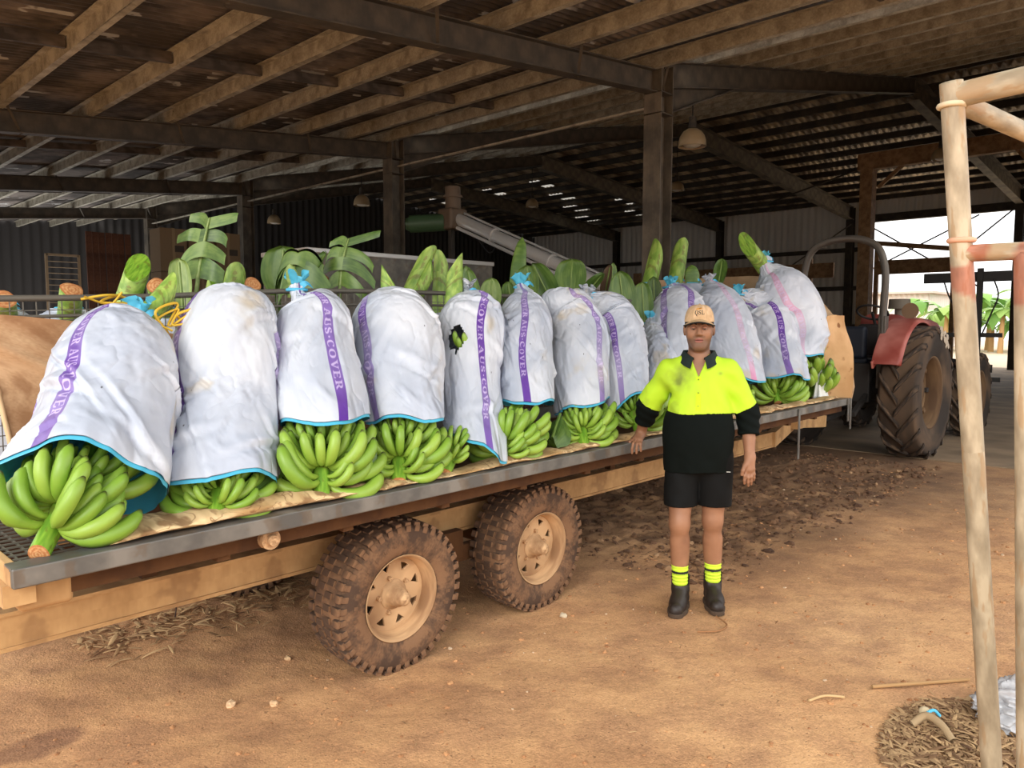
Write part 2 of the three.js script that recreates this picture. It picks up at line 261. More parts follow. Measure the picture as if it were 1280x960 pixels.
const BAGS = [
  [[0.664,0.985,-2.652], [[0.875,1.138,-2.95,0.278],[0.973,1.269,-3.082,0.248],[1.053,1.401,-3.199,0.243],[1.107,1.515,-3.291,0.231],[1.164,1.623,-3.374,0.198],[1.207,1.68,-3.416,0.143],[1.247,1.707,-3.435,0.055],[1.27,1.728,-3.45,0.031]]], // b1
  [[1.257,0.985,-2.757], [[1.369,1.069,-2.95,0.234],[1.431,1.198,-3.057,0.225],[1.491,1.304,-3.14,0.214],[1.522,1.374,-3.193,0.211],[1.571,1.538,-3.307,0.232],[1.644,1.681,-3.402,0.22],[1.718,1.772,-3.46,0.18],[1.749,1.816,-3.486,0.116],[1.765,1.839,-3.5,0.039]]], // b2
  [[1.708,0.985,-2.669], [[1.85,1.27,-2.95,0.194],[1.923,1.42,-3.1,0.21],[1.987,1.565,-3.233,0.194],[2.059,1.712,-3.36,0.185],[2.066,1.777,-3.413,0.146],[2.051,1.809,-3.44,0.081],[2.042,1.838,-3.463,0.037],[2.056,1.884,-3.5,0.041]]], // b3
  [[2.108,0.985,-2.712], [[2.317,1.239,-2.95,0.19],[2.412,1.392,-3.101,0.21],[2.505,1.551,-3.245,0.236],[2.562,1.678,-3.353,0.237],[2.602,1.767,-3.425,0.197],[2.633,1.826,-3.471,0.127],[2.655,1.864,-3.5,0.05]]], // b4
  [[2.382,0.985,-2.693], [[2.705,1.092,-2.88,0.168],[2.812,1.221,-2.999,0.166],[2.911,1.362,-3.117,0.167],[3.045,1.536,-3.253,0.179],[3.157,1.7,-3.371,0.204],[3.215,1.799,-3.439,0.163],[3.243,1.864,-3.483,0.075],[3.231,1.889,-3.5,0.035]]], // b5
  [[2.766,0.985,-2.653], [[3.203,1.253,-2.95,0.162],[3.363,1.434,-3.11,0.17],[3.471,1.575,-3.225,0.175],[3.574,1.7,-3.32,0.175],[3.656,1.805,-3.397,0.142],[3.71,1.886,-3.454,0.075],[3.735,1.952,-3.5,0.038]]], // b6
  [[3.462,0.985,-2.735], [[3.714,1.195,-2.95,0.171],[3.912,1.41,-3.129,0.19],[4.087,1.618,-3.285,0.193],[4.124,1.784,-3.402,0.185],[4.088,1.868,-3.461,0.14],[4.116,1.926,-3.5,0.051]]], // b7
  [[4.095,0.985,-2.774], [[4.197,1.206,-2.95,0.151],[4.394,1.418,-3.133,0.175],[4.534,1.584,-3.264,0.193],[4.574,1.741,-3.382,0.196],[4.514,1.842,-3.456,0.131],[4.454,1.901,-3.5,0.047]]], // b8
  [[4.437,0.985,-2.798], [[4.839,1.253,-3.1,0.155],[5.137,1.447,-3.324,0.152],[5.364,1.614,-3.497,0.119],[5.469,1.72,-3.6,0.054]]], // b9
  [[4.849,0.985,-2.857], [[5.203,1.245,-3.1,0.2],[5.402,1.472,-3.29,0.228],[5.641,1.666,-3.44,0.245],[5.827,1.84,-3.565,0.225],[5.909,1.963,-3.65,0.143],[5.908,2.036,-3.7,0.057]]], // b10
  [[5.375,0.985,-2.864], [[5.865,1.228,-2.98,0.194],[6.066,1.458,-3.163,0.222],[6.246,1.7,-3.341,0.237],[6.326,1.883,-3.468,0.212],[6.379,2.003,-3.549,0.126],[6.408,2.08,-3.6,0.052]]], // b11
  [[6.455,0.985,-2.923], [[6.564,1.22,-2.95,0.223],[6.818,1.439,-3.118,0.239],[6.99,1.662,-3.275,0.254],[7.037,1.848,-3.4,0.211],[6.918,1.948,-3.469,0.109],[6.797,1.992,-3.5,0.046]]], // b12
  [[7.317,0.985,-2.977], [[7.035,1.4,-2.95,0.181],[7.232,1.584,-3.054,0.232],[7.295,1.778,-3.158,0.282],[7.262,1.943,-3.246,0.291],[7.238,2.102,-3.329,0.237],[7.216,2.197,-3.379,0.142],[7.185,2.268,-3.417,0.063],[7.217,2.334,-3.45,0.072]]], // b13
];
const BACK = [
  [[[0.935, 1.449, -4.3, 0.17], [0.943, 1.623, -4.3, 0.178], [0.947, 1.719, -4.3, 0.146], [0.95, 1.773, -4.3, 0.077]], [[[0.926, 1.738, -4.2], [0.884, 1.811, -4.02, 0.054], 1]]],
  [[[1.216, 1.435, -4.3, 0.18], [1.223, 1.619, -4.3, 0.187], [1.228, 1.72, -4.3, 0.155], [1.23, 1.777, -4.3, 0.081]], [[[1.197, 1.759, -4.2], [1.176, 1.861, -4.05, 0.05], 1]]],
  [[[1.485, 1.422, -4.3, 0.189], [1.492, 1.615, -4.3, 0.197], [1.496, 1.721, -4.3, 0.162], [1.499, 1.781, -4.3, 0.085]], [[[1.441, 1.795, -4.2], [1.554, 2.001, -4.25, 0.06], 0]]],
  [[[1.681, 1.412, -4.3, 0.195], [1.688, 1.612, -4.3, 0.204], [1.692, 1.722, -4.3, 0.168], [1.695, 1.784, -4.3, 0.088]], [[[1.672, 1.786, -4.2], [1.568, 1.893, -4.03, 0.049], 1]]],
  [[[1.958, 1.399, -4.3, 0.205], [1.964, 1.608, -4.3, 0.213], [1.968, 1.723, -4.3, 0.176], [1.97, 1.788, -4.3, 0.093]], [[[1.905, 1.767, -4.2], [1.985, 1.938, -4.25, 0.05], 0]]],
  [[[2.074, 1.393, -4.3, 0.209], [2.08, 1.606, -4.3, 0.217], [2.084, 1.724, -4.3, 0.179], [2.086, 1.789, -4.3, 0.094]], [[[2.018, 1.769, -4.2], [2.077, 1.959, -4.22, 0.06], 0]]],
  [[[2.184, 1.387, -4.3, 0.212], [2.191, 1.604, -4.3, 0.221], [2.194, 1.724, -4.3, 0.183], [2.196, 1.791, -4.3, 0.096]], [[[2.135, 1.793, -4.2], [2.096, 1.925, -4.04, 0.045], 1]]],
  [[[2.656, 1.364, -4.3, 0.228], [2.662, 1.597, -4.3, 0.238], [2.665, 1.726, -4.3, 0.196], [2.666, 1.798, -4.3, 0.103]], [[[2.6, 1.835, -4.2], [2.564, 1.994, -4.1, 0.059], 1]]],
  [[[3.367, 1.329, -4.3, 0.252], [3.37, 1.586, -4.3, 0.263], [3.372, 1.728, -4.3, 0.217], [3.374, 1.808, -4.3, 0.114]], [[[3.234, 1.903, -4.2], [3.501, 2.187, -4.2, 0.051], 0], [[3.264, 1.892, -4.15], [3.509, 2.095, -4.15, 0.045], 0]]],
  [[[3.698, 1.312, -4.3, 0.263], [3.7, 1.581, -4.3, 0.274], [3.702, 1.73, -4.3, 0.226], [3.703, 1.813, -4.3, 0.119]], [[[3.609, 1.856, -4.2], [3.678, 2.15, -4.25, 0.053], 0]]],
  [[[4.484, 1.273, -4.3, 0.29], [4.484, 1.569, -4.3, 0.302], [4.484, 1.733, -4.3, 0.249], [4.484, 1.824, -4.3, 0.131]], [[[4.38, 2.036, -4.2], [4.554, 2.407, -4.25, 0.059], 2]]],
  [[[6.347, 1.408, -4.2, 0.253], [6.337, 1.763, -4.2, 0.265], [6.332, 1.974, -4.2, 0.201], [6.329, 2.099, -4.2, 0.088]], [[[6.235, 1.956, -4.2], [6.539, 2.427, -4.25, 0.072], 0]]],
  [[[6.834, 1.394, -4.2, 0.265], [6.822, 1.766, -4.2, 0.277], [6.815, 1.987, -4.2, 0.211], [6.811, 2.117, -4.2, 0.092]], [[[6.751, 2.083, -4.2], [6.959, 2.464, -4.25, 0.075], 0]]],
  [[[6.572, 1.411, -3.85, 0.251], [6.559, 1.762, -3.85, 0.262], [6.551, 1.971, -3.85, 0.199], [6.547, 2.094, -3.85, 0.087]], [[[6.548, 2.063, -3.85], [6.526, 2.27, -3.85, 0.07], 2]]],
  [[[6.946, 1.401, -3.85, 0.26], [6.931, 1.764, -3.85, 0.271], [6.922, 1.981, -3.85, 0.206], [6.917, 2.108, -3.85, 0.09]], [[[6.649, 1.987, -3.75], [6.998, 2.338, -3.75, 0.064], 2]]]
];
const STEMS = {0: [[1.273, 1.71, -3.45], [1.414, 1.851, -3.5, 0.047], 0], 3: [[2.644, 1.841, -3.5], [2.661, 1.964, -3.52, 0.05], 0], 4: [[3.13, 1.798, -3.5], [3.184, 2.067, -3.55, 0.05], 0], 2: [[2.059, 1.835, -3.5], [2.014, 2.003, -3.5, 0.032], 2], 12: [[7.239, 2.257, -3.45], [6.953, 2.468, -3.5, 0.07], 0]};
const TORN = [[[[1.742, 1.784, -4.0], [1.78, 2.017, -4.0], [1.81, 2.154, -4.0], [1.84, 2.266, -4.0]], 0.195], [[[2.638, 1.822, -4.0], [2.653, 1.994, -4.0], [2.679, 2.127, -4.0], [2.716, 2.227, -4.0]], 0.226], [[[2.33, 1.855, -4.05], [2.354, 1.982, -4.05], [2.378, 2.077, -4.05], [2.401, 2.14, -4.05]], 0.189]];
const BLADES = [
  [[2.307, 1.874, -4.1], [2.311, 2.167, -4.13, 0.123], 0.15],
  [[2.442, 1.984, -4.0], [2.54, 2.148, -4.03, 0.068], 0.9],
  [[1.637, 1.781, -3.9], [1.634, 2.038, -3.93, 0.053], -0.3],
  [[3.687, 1.75, -3.75], [3.725, 2.027, -3.78, 0.078], 0.2],
  [[4.278, 1.9, -3.9], [4.229, 2.14, -3.93, 0.091], 0.5],
  [[4.51, 1.806, -3.85], [4.291, 2.153, -3.88, 0.103], -0.3],
  [[4.918, 1.933, -4.05], [4.962, 2.255, -4.08, 0.134], 0.3],
  [[4.838, 1.875, -3.9], [5.195, 2.153, -3.93, 0.075], 0.6],
  [[5.314, 1.928, -4.0], [5.419, 2.225, -4.03, 0.063], 1.0],
  [[5.369, 1.72, -3.8], [5.344, 2.155, -3.83, 0.116], -0.2],
  [[5.511, 1.679, -3.7], [5.51, 2.064, -3.73, 0.083], 0.1],
  [[5.964, 1.737, -3.9], [5.973, 2.141, -3.93, 0.081], 0.4],
  [[5.421, 1.791, -4.0], [5.513, 2.244, -4.03, 0.05], -0.5],
  [[6.771, 2.113, -3.7], [6.895, 2.354, -3.73, 0.063], 0.3],
  [[3.645, 1.773, -3.9], [3.622, 2.107, -3.93, 0.05], 0.4],
  [[3.627, 1.794, -3.8], [3.567, 2.077, -3.83, 0.049], -0.5],
  [[3.963, 1.758, -3.8], [3.927, 2.004, -3.83, 0.063], 0.6]
];
// ---------- trailer ----------
const T0 = 0.6, dY = (x) => 0.955 + (x - T0) * 0.006;   // height of the deck's top
const dustTex = tex(512, 512, (u, v) => { const n = fbm(u * 5, v * 5, 51, 5, 5), s = fbm(u * 50, v * 14, 6, 3, 0), d = smoothstep(fbm(u * 7, v * 7, 90, 4, 7), 0.18, 0.4); return mixc(mixc([168, 128, 82], [206, 166, 114], clamp(0.5 + n * 0.9 + s * 0.3, 0, 1)), [138, 102, 66], d * 0.5); });
const galvTex = tex(512, 512, (u, v) => { const n = fbm(u * 8, v * 8, 61, 5, 8), r = smoothstep(fbm(u * 14, v * 14, 33, 4, 14), 0.2, 0.42); return mixc(mixc([128, 128, 126], [176, 174, 168], clamp(0.5 + n * 1.3, 0, 1)), [138, 112, 88], r * 0.35); });
Object.assign(M, {
  dusty: std({ map: dustTex, roughness: 0.9 }),
  galv: std({ map: galvTex, color: 0xc2c0bc, roughness: 0.5, metalness: 0.35 }),
  underbody: std({ map: dustTex, color: 0x75604a, roughness: 0.95 }),
  wire: std({ color: 0x6b665c, roughness: 0.6, metalness: 0.3 }),
  dirtyRubber: std({ map: tex(512, 512, (u, v) => { const n = fbm(u * 8, v * 8, 3, 5, 8), s = noise(u * 64, v * 64, 2, 64); return mixc([78, 58, 44], [130, 96, 68], clamp(0.45 + n * 1.4 + s * 0.2, 0, 1)); }), bumpMap: bumpFine, bumpScale: 0.004, roughness: 0.95 }),
  dustyRim: std({ map: tex(256, 256, (u, v) => mixc([150, 114, 80], [208, 170, 126], clamp(0.62 + fbm(u * 5, v * 5, 8, 4, 5) * 1.3, 0, 1))), roughness: 0.85 }),
});
const trailer = thing('farm_trailer', 'long flat steel tandem-axle farm trailer with a dusty tan frame, loaded with bagged bananas', 'trailer', [0, 0, 0]);
{
  const x0 = 0.57, x1 = 7.45, zn = -2.65, zf = -4.95, P = (x, y, z) => V(x, dY(x) + y, z);
  mesh('edge_rail', [bar(P(x0, -0.032, zn - 0.015), P(x1, -0.032, zn - 0.015), 0.03, 0.064, 0.006), bar(P(x0, -0.006, zn - 0.05), P(x1, -0.006, zn - 0.05), 0.08, 0.012)], M.galv, trailer);
  mesh('edge_rail', [bar(P(x0, -0.032, zf), P(x1, -0.032, zf), 0.03, 0.064, 0.006)], M.galv, trailer);
  mesh('end_rail', [bar(P(x0 + 0.015, -0.034, zn - 0.03), P(x0 + 0.015, -0.034, zf + 0.01), 0.03, 0.066, 0.006), bar(P(x0 + 0.03, -0.1, zn - 0.06), P(x0 + 0.03, -0.1, zf + 0.06), 0.09, 0.07)], M.dusty, trailer);
  mesh('end_rail', [bar(P(x1 - 0.015, -0.034, zn - 0.03), P(x1 - 0.015, -0.034, zf + 0.01), 0.03, 0.066, 0.006)], M.galv, trailer);
  mesh('deck_plate', [bar(P(0.9, -0.022, -3.8), P(x1 - 0.04, -0.022, -3.8), 2.2, 0.012)], std({ map: dustTex, color: 0x9c8468 }), trailer);
  const w = []; for (let i = 0; i < 7; i++) w.push(bar(P(0.62 + i * 0.045, -0.012, zn - 0.06), P(0.62 + i * 0.045, -0.012, zf + 0.06), 0.006, 0.006)); for (let i = 0; i < 40; i++) w.push(bar(P(0.6, -0.007, zn - 0.08 - i * 0.054), P(0.92, -0.007, zn - 0.08 - i * 0.054), 0.006, 0.006));
  tag(mesh('floor_mesh', w, M.wire, trailer), null, null, null, 'stuff');
  mesh('side_plate', [bar(P(0.72, -0.1, zn - 0.09), P(x1, -0.1, zn - 0.09), 0.012, 0.075)], M.underbody, trailer);
  for (const z of [-3.28, -4.32]) {
    const y = (x) => 0.475 + (x - T0) * 0.002;
    mesh('main_beam', [bar(V(-0.2, y(0) + 0.075, z), V(7.15, y(7.15) + 0.075, z), 0.02, 0.15), bar(V(-0.2, y(0) + 0.008, z - 0.02), V(7.15, y(7.15) + 0.008, z - 0.02), 0.08, 0.016), bar(V(-0.2, y(0) + 0.142, z - 0.02), V(7.15, y(7.15) + 0.142, z - 0.02), 0.08, 0.016),
      bar(V(7.12, y(7.15) + 0.075, z), V(7.9, 0.64, z * 0.7 - 3.8 * 0.3), 0.08, 0.15)], M.dusty, trailer);
    mesh('upper_beam', [bar(P(0.6, -0.21, z - 0.06), P(x1, -0.21, z - 0.06), 0.06, 0.14)], M.underbody, trailer);
  }
  for (let x = 0.72; x < 7.4; x += 0.56) mesh('cross_bearer', [bar(P(x, -0.1, zn - 0.1), P(x, -0.1, zf + 0.1), 0.05, 0.12)], M.underbody, trailer);
  for (const z of [-3.28, -4.32]) for (const x of [1.2, 2.3, 3.4, 4.5, 5.6, 6.7]) mesh('riser', [bx(0.06, 0.14, 0.05, x, 0.67, z - 0.03)], M.underbody, trailer);
  mesh('corner_gusset', [bx(0.16, 0.1, 0.08, 0.68, dY(0.6) - 0.12, zn - 0.12, 0.02)], M.dusty, trailer);
  // marker lamp
  mesh('marker_lamp', [cyl(V(1.45, 0.855, zn - 0.1), V(1.45, 0.855, zn - 0.05), 0.042, 0.04, 20), cyl(V(1.45, 0.855, zn - 0.05), V(1.45, 0.855, zn - 0.03), 0.025, 0.02, 16)], M.dustyRim, trailer);
  // hanging stakes, draw bar
  for (const [x, yb] of [[6.25, 0.56], [7.42, 0.7], [7.36, 0.78]]) mesh('hanging_stake', [bar(P(x, 0.0, zn + 0.012), V(x, yb, zn + 0.012), 0.028, 0.008)], M.galv, trailer);
  mesh('draw_bar', [bar(V(7.85, 0.64, -3.6), V(9.25, 0.52, -3.62), 0.1, 0.14), bar(V(7.8, 0.64, -3.35), V(8.7, 0.56, -3.6), 0.08, 0.1), bar(V(7.8, 0.64, -4.2), V(8.7, 0.56, -3.64), 0.08, 0.1)], M.dusty, trailer);
  // bogie
  for (const z of [-3.22, -4.38]) { mesh('rocker', [bar(V(2.1, 0.37, z), V(3.45, 0.37, z), 0.05, 0.1, 0.01), bx(0.3, 0.16, 0.06, 2.765, 0.43, z), bx(0.09, 0.14, 0.05, 2.62, 0.5, z + 0.06)], M.underbody, trailer); }
  for (const x of [2.25, 3.28]) mesh('axle', [cyl(V(x, 0.355, -3.05), V(x, 0.355, -4.55), 0.04)], M.underbody, trailer);
  // wheels
  const tyreProf = [[0.2, 0.09], [0.212, 0.112], [0.25, 0.126], [0.29, 0.13], [0.325, 0.122], [0.348, 0.1], [0.356, 0.07], [0.36, 0]];
  const pts = [...tyreProf.map(([r, z]) => new THREE.Vector2(r, z)), ...tyreProf.slice(0, -1).reverse().map(([r, z]) => new THREE.Vector2(r, -z))];
  const tyre = new THREE.LatheGeometry(pts, 64); tyre.rotateX(Math.PI / 2);
  { const uv = tyre.attributes.uv; for (let i = 0; i < uv.count; i++) uv.setX(i, uv.getX(i) * 4); }
  const blocks = [], R1 = rng(8);
  for (let i = 0; i < 40; i++) for (const s of [-1, 1]) {
    const a = (i + (s > 0 ? 0.5 : 0)) / 40 * 2 * Math.PI, long = i % 2;
    const b = bx(0.036, 0.02, long ? 0.05 : 0.038, 0, 0.355, s * (long ? 0.092 : 0.098), 0.004), c = bx(0.03, 0.012, 0.05, 0, 0.362, s * 0.03, 0.003), side = bx(0.03, 0.032, 0.012, 0, 0.331 + 0.006 * R1(), s * 0.118, 0.004);
    for (const g of [b, c, side]) { g.rotateZ(a); blocks.push(g); }
  }
  const letters = []; for (let i = 0; i < 30; i++) { if (i % 15 > 9) continue; const g = bx(0.012 + 0.006 * R1(), 0.02, 0.004, 0, 0.275, 0.13); g.rotateZ(i / 30 * 2 * Math.PI); letters.push(g); }
  const rimProf = [[0.2, 0.1], [0.212, 0.115], [0.206, 0.118], [0.192, 0.1], [0.183, 0.06], [0.176, 0.03], [0.176, -0.1]].map(([r, z]) => new THREE.Vector2(r, z));
  const barrel = new THREE.LatheGeometry(rimProf, 48); barrel.rotateX(Math.PI / 2);
  const disc = new THREE.Shape(); disc.absarc(0, 0, 0.178, 0, 2 * Math.PI);
  for (let i = 0; i < 8; i++) { const a = i / 8 * 2 * Math.PI, h = new THREE.Path(), q = (r, t) => [r * Math.cos(a + t), r * Math.sin(a + t)]; h.moveTo(...q(0.112, 0.0)); h.lineTo(...q(0.156, 0.19)); h.lineTo(...q(0.16, 0)); h.lineTo(...q(0.156, -0.19)); h.closePath(); disc.holes.push(h); }
  const dg = new THREE.ExtrudeGeometry(disc, { depth: 0.008, bevelEnabled: true, bevelSize: 0.003, bevelThickness: 0.003, curveSegments: 32 }); dg.translate(0, 0, 0.028);
  const hubG = [new THREE.LatheGeometry([[0.075, 0.03], [0.072, 0.05], [0.05, 0.058], [0.046, 0.1], [0.034, 0.112], [0.032, 0.135], [0.02, 0.145], [0.0001, 0.147]].map(([r, z]) => new THREE.Vector2(r, z)), 32)]; hubG[0].rotateX(Math.PI / 2);
  const nut = new THREE.CylinderGeometry(0.011, 0.012, 0.022, 6); nut.rotateX(Math.PI / 2); nut.translate(0, 0.088, 0.047);
  const dark = std({ color: 0x1d1611, roughness: 1 });
  const drum = new THREE.CylinderGeometry(0.13, 0.13, 0.06, 24); drum.rotateX(Math.PI / 2); drum.translate(0, 0, -0.02);
  const G = { tyre, blocks: merge(blocks), letters: merge(letters), barrel: barrel, disc: dg, hub: hubG[0] };
  for (const [x, z, f, t] of [[2.24, -3.01, 1, 0.3], [3.33, -3.06, 1, 1.1], [2.25, -4.54, -1, 0], [3.28, -4.54, -1, 0.5]]) {
    const w = new THREE.Group(); w.name = 'wheel'; trailer.add(w); w.position.set(x, 0.363, z); w.scale.setScalar(1.035); w.rotation.set(0, f < 0 ? Math.PI : 0, 0); if (f > 0) w.rotation.x = x < 3 ? 0.035 : 0.02;
    mesh('tyre', G.tyre, M.dirtyRubber, w); tag(mesh('tread', G.blocks, M.dirtyRubber, w), null, null, null, 'stuff'); tag(mesh('sidewall_lettering', G.letters, M.dirtyRubber, w), null, null, null, 'stuff');
    mesh('rim', G.barrel, std({ map: M.dustyRim.map, roughness: 0.85, side: THREE.DoubleSide }), w);
    mesh('wheel_disc', G.disc, M.dustyRim, w).rotation.z = t; mesh('hub', G.hub, M.dustyRim, w); mesh('brake_drum', drum, dark, w);
    for (let i = 0; i < 5; i++) mesh('wheel_nut', nut, M.dustyRim, w).rotation.z = t + i / 5 * 2 * Math.PI;
  }
  // mesh divider along the middle of the deck
  const sag = (x) => 1.79 + 0.1 * smoothstep(x, 0.6, 2.8), zf0 = -3.8, wires = [];
  for (let x = 0.66; x < 7.4; x += 0.05) wires.push(bar(V(x, dY(x), zf0), V(x, sag(x), zf0), 0.004, 0.004));
  for (let k = 1; k < 19; k++) for (let x = 0.62; x < 7.4; x += 0.85) { const a = x, b = Math.min(7.42, x + 0.85), y = (q) => lerp(dY(q), sag(q), k / 19); wires.push(bar(V(a, y(a), zf0), V(b, y(b), zf0), 0.004, 0.004)); }
  tag(mesh('wire_mesh', wires, M.wire, trailer), null, null, null, 'stuff');
  const railPts = (dy) => [0.6, 1.4, 2.2, 3, 4, 5, 6, 7.42].map((x) => V(x, sag(x) + dy, zf0));
  mesh('mesh_rail', tube(railPts(0.01), 0.014, 8), M.wire, trailer); mesh('mesh_rail', tube(railPts(-0.07), 0.009, 6), M.wire, trailer);
  for (const x of [0.62, 2.9, 5.2, 7.4]) mesh('mesh_post', [bar(V(x, dY(x), zf0), V(x, sag(x), zf0), 0.03, 0.03)], M.wire, trailer);
  // low kick rail at the foot of the mesh
  mesh('kick_rail', [bar(P(0.6, 0.05, zf0 + 0.03), P(7.4, 0.05, zf0 + 0.03), 0.02, 0.09)], M.galv, trailer);
}
// ---------- sheets on the trailer ----------
{
  const m = std({ map: tex(512, 512, (u, v) => { const n = fbm(u * 5, v * 5, 14, 5, 5), w = fbm(u * 120, v * 120, 2, 1, 120), s = smoothstep(fbm(u * 9, v * 6, 71, 4, 0), 0.1, 0.5); return mixc(mixc([172, 130, 92], [214, 178, 138], clamp(0.55 + n * 1.2 + w * 0.35, 0, 1)), [140, 96, 62], s * 0.45); }), roughness: 0.95, side: THREE.DoubleSide });
  const rows = []; for (let j = 0; j <= 40; j++) { const t = j / 40, y = lerp(1.0, 1.76, t), r = []; const xl = lerp(0.83, 0.79, smoothstep(t, 0, 0.6)) - 0.35 * smoothstep(t, 0.55, 1), xr = 1.9;
    for (let i = 0; i <= 60; i++) { const u = i / 60, x = lerp(xl, xr, u), yy = y - 0.13 * t * u * u - 0.05 * t * u; const fold = 0.03 * Math.sin(7 * (u * 1.6 + t * 0.9)) * (1 - t * 0.6) + 0.018 * fbm(u * 5 + t * 3, t * 4, 3, 3) + 0.02 * Math.exp(-(((u - 0.1 - 0.35 * (1 - t)) / 0.04) ** 2)); r.push(V(x, yy, -3.755 + fold + 0.03)); } rows.push(r); }
  const t = thing('hessian_sheet', 'brown stained hessian sheet draped over the wire mesh at the rear of the trailer', 'sheet');
  mesh('cloth', loft(rows, false, false, (u, v) => [u * 1.2, v]), m, t);
  mesh('hem', tube(rows.map((r) => r[0]).filter((_, i) => i % 4 === 0), 0.011, 8), std({ color: 0xd9b98e }), t);
  const s = new THREE.Shape([[-2.66, 0.93], [-2.63, 1.1], [-2.68, 1.45], [-2.8, 1.72], [-2.93, 1.88], [-3.12, 2.06], [-3.3, 2.16], [-3.7, 2.2], [-4.9, 2.2], [-4.9, 0.93]].map(([z, y]) => new THREE.Vector2(-z, y)));
  const g = new THREE.ExtrudeGeometry(s, { depth: 0.012, bevelEnabled: false, steps: 1 }); g.rotateY(Math.PI / 2); g.translate(7.47, 0, 0);
  const cb = thing('cardboard_sheet', 'stained brown cardboard sheet standing at the front end of the trailer', 'cardboard');
  mesh('board', boxUV(g.index ? g.toNonIndexed() : g), std({ map: tex(512, 512, (u, v) => { const n = fbm(u * 4, v * 4, 24, 5, 4), s2 = smoothstep(fbm(u * 8, v * 8, 5, 4, 8), 0.25, 0.45); return mixc(mixc([186, 150, 110], [216, 184, 146], clamp(0.5 + n * 1.2, 0, 1)), [112, 70, 42], s2 * 0.75); }), roughness: 0.9 }), cb);
  // its outer half is a flap folded towards the load
  const fr = []; for (let j = 0; j <= 16; j++) { const t2 = j / 16, y = lerp(0.97, 1.78, t2), r = []; const zr = -2.64 - 0.1 * smoothstep(t2, 0.55, 1), zl = -2.95 + 0.1 * t2; for (let i = 0; i <= 10; i++) { const u = i / 10; r.push(V(7.45 - 0.14 * u - 0.02 * Math.sin(y * 9), y + 0.04 * u * fbm(y * 3, u * 2, 4, 2), lerp(zr, zl, u))); } fr.push(r); }
  mesh('flap', loft(fr, false, false, (u, v) => [u * 0.4, v]), std({ color: 0xfff4e4, roughness: 0.9, side: THREE.DoubleSide, map: cb.children[0].material.map }), cb);
  const pr = []; for (let j = 0; j <= 10; j++) { const k = j / 10, r = []; for (let i = 0; i < 24; i++) { const a = i / 24 * 2 * Math.PI, rad = lerp(0.012, 0.1, k) * (1 + 0.25 * Math.cos(7 * a) * k); r.push(V(7.2 + 0.05 * k + rad * Math.cos(a), 1.33 - 0.34 * k, -2.86 + rad * 0.6 * Math.sin(a))); } pr.push(r); }
  const tagS = thing('plastic_scrap', 'crumpled white plastic scrap hanging in folds beside the cardboard sheet', 'plastic');
  mesh('film', loft(pr, true, true), std({ color: 0xe3e5e2, roughness: 0.5, side: THREE.DoubleSide }), tagS);
  // dry, cracked banana sheath matting along the edge of the deck
  const mm = std({ map: tex(512, 512, (u, v) => { const n = fbm(u * 6, v * 6, 42, 5, 6), c = smoothstep(Math.abs(fbm(u * 16, v * 9, 8, 3, 0)), 0.0, 0.05), s2 = smoothstep(fbm(u * 10, v * 10, 66, 4, 10), 0.2, 0.42); return mixc(mixc([176, 140, 92], [226, 196, 148], clamp(0.55 + n * 1.3, 0, 1)), [118, 80, 48], Math.max(s2 * 0.6, (1 - c) * 0.6)); }), bumpMap: bumpFine, bumpScale: 0.008, roughness: 0.95 });
  const strips = [[0.86, 2.0, 'with a wide torn end below the second bunch'], [1.98, 3.3, 'below the third and fourth bunches'], [3.28, 4.5, 'beside the man’s resting hand'], [4.48, 5.8, 'behind the man'], [5.78, 7.25, 'at the front end of the deck edge']];
  strips.forEach(([a, b, w], si) => {
    const R = [], N = Math.round((b - a) / 0.025);
    for (let i = 0; i <= N; i++) { const x = lerp(a, b, i / N), e = Math.min(1, Math.min(i, N - i) / 4 + 0.35), broad = si === 0 ? 1 + 1.1 * (1 - smoothstep(x, 1.1, 1.9)) : 1;
      const h = (0.026 + 0.022 * fbm(x * 5, 1, 3, 3)) * (si === 0 ? 1.1 + 0.7 * Math.exp(-(((x - 1.35) / 0.2) ** 2)) : 1) * e, wd = (0.075 + 0.02 * fbm(x * 4, 9, 3, 2)) * broad, zc = -2.68 - wd, r = [];
      for (let k = 0; k < 12; k++) { const q = k / 12 * 2 * Math.PI, n = 1 + 0.3 * noise(x * 16, k * 0.9, 4); r.push(V(x, dY(x) + h * (0.9 + Math.sin(q)) * n * 0.55 + 0.002, zc + wd * Math.cos(q) * (1 + 0.12 * noise(x * 11, k, 7)))); } R.push(r); }
    const t2 = thing('dry_sheath', 'cracked tan strip of dry banana sheath ' + w, 'dry sheath', [0, 0, 0], 0);
    mesh('sheath', loft(R, true, true, (u, v) => [u * 0.4, v * (b - a) * 1.6]), mm, t2);
  });
}
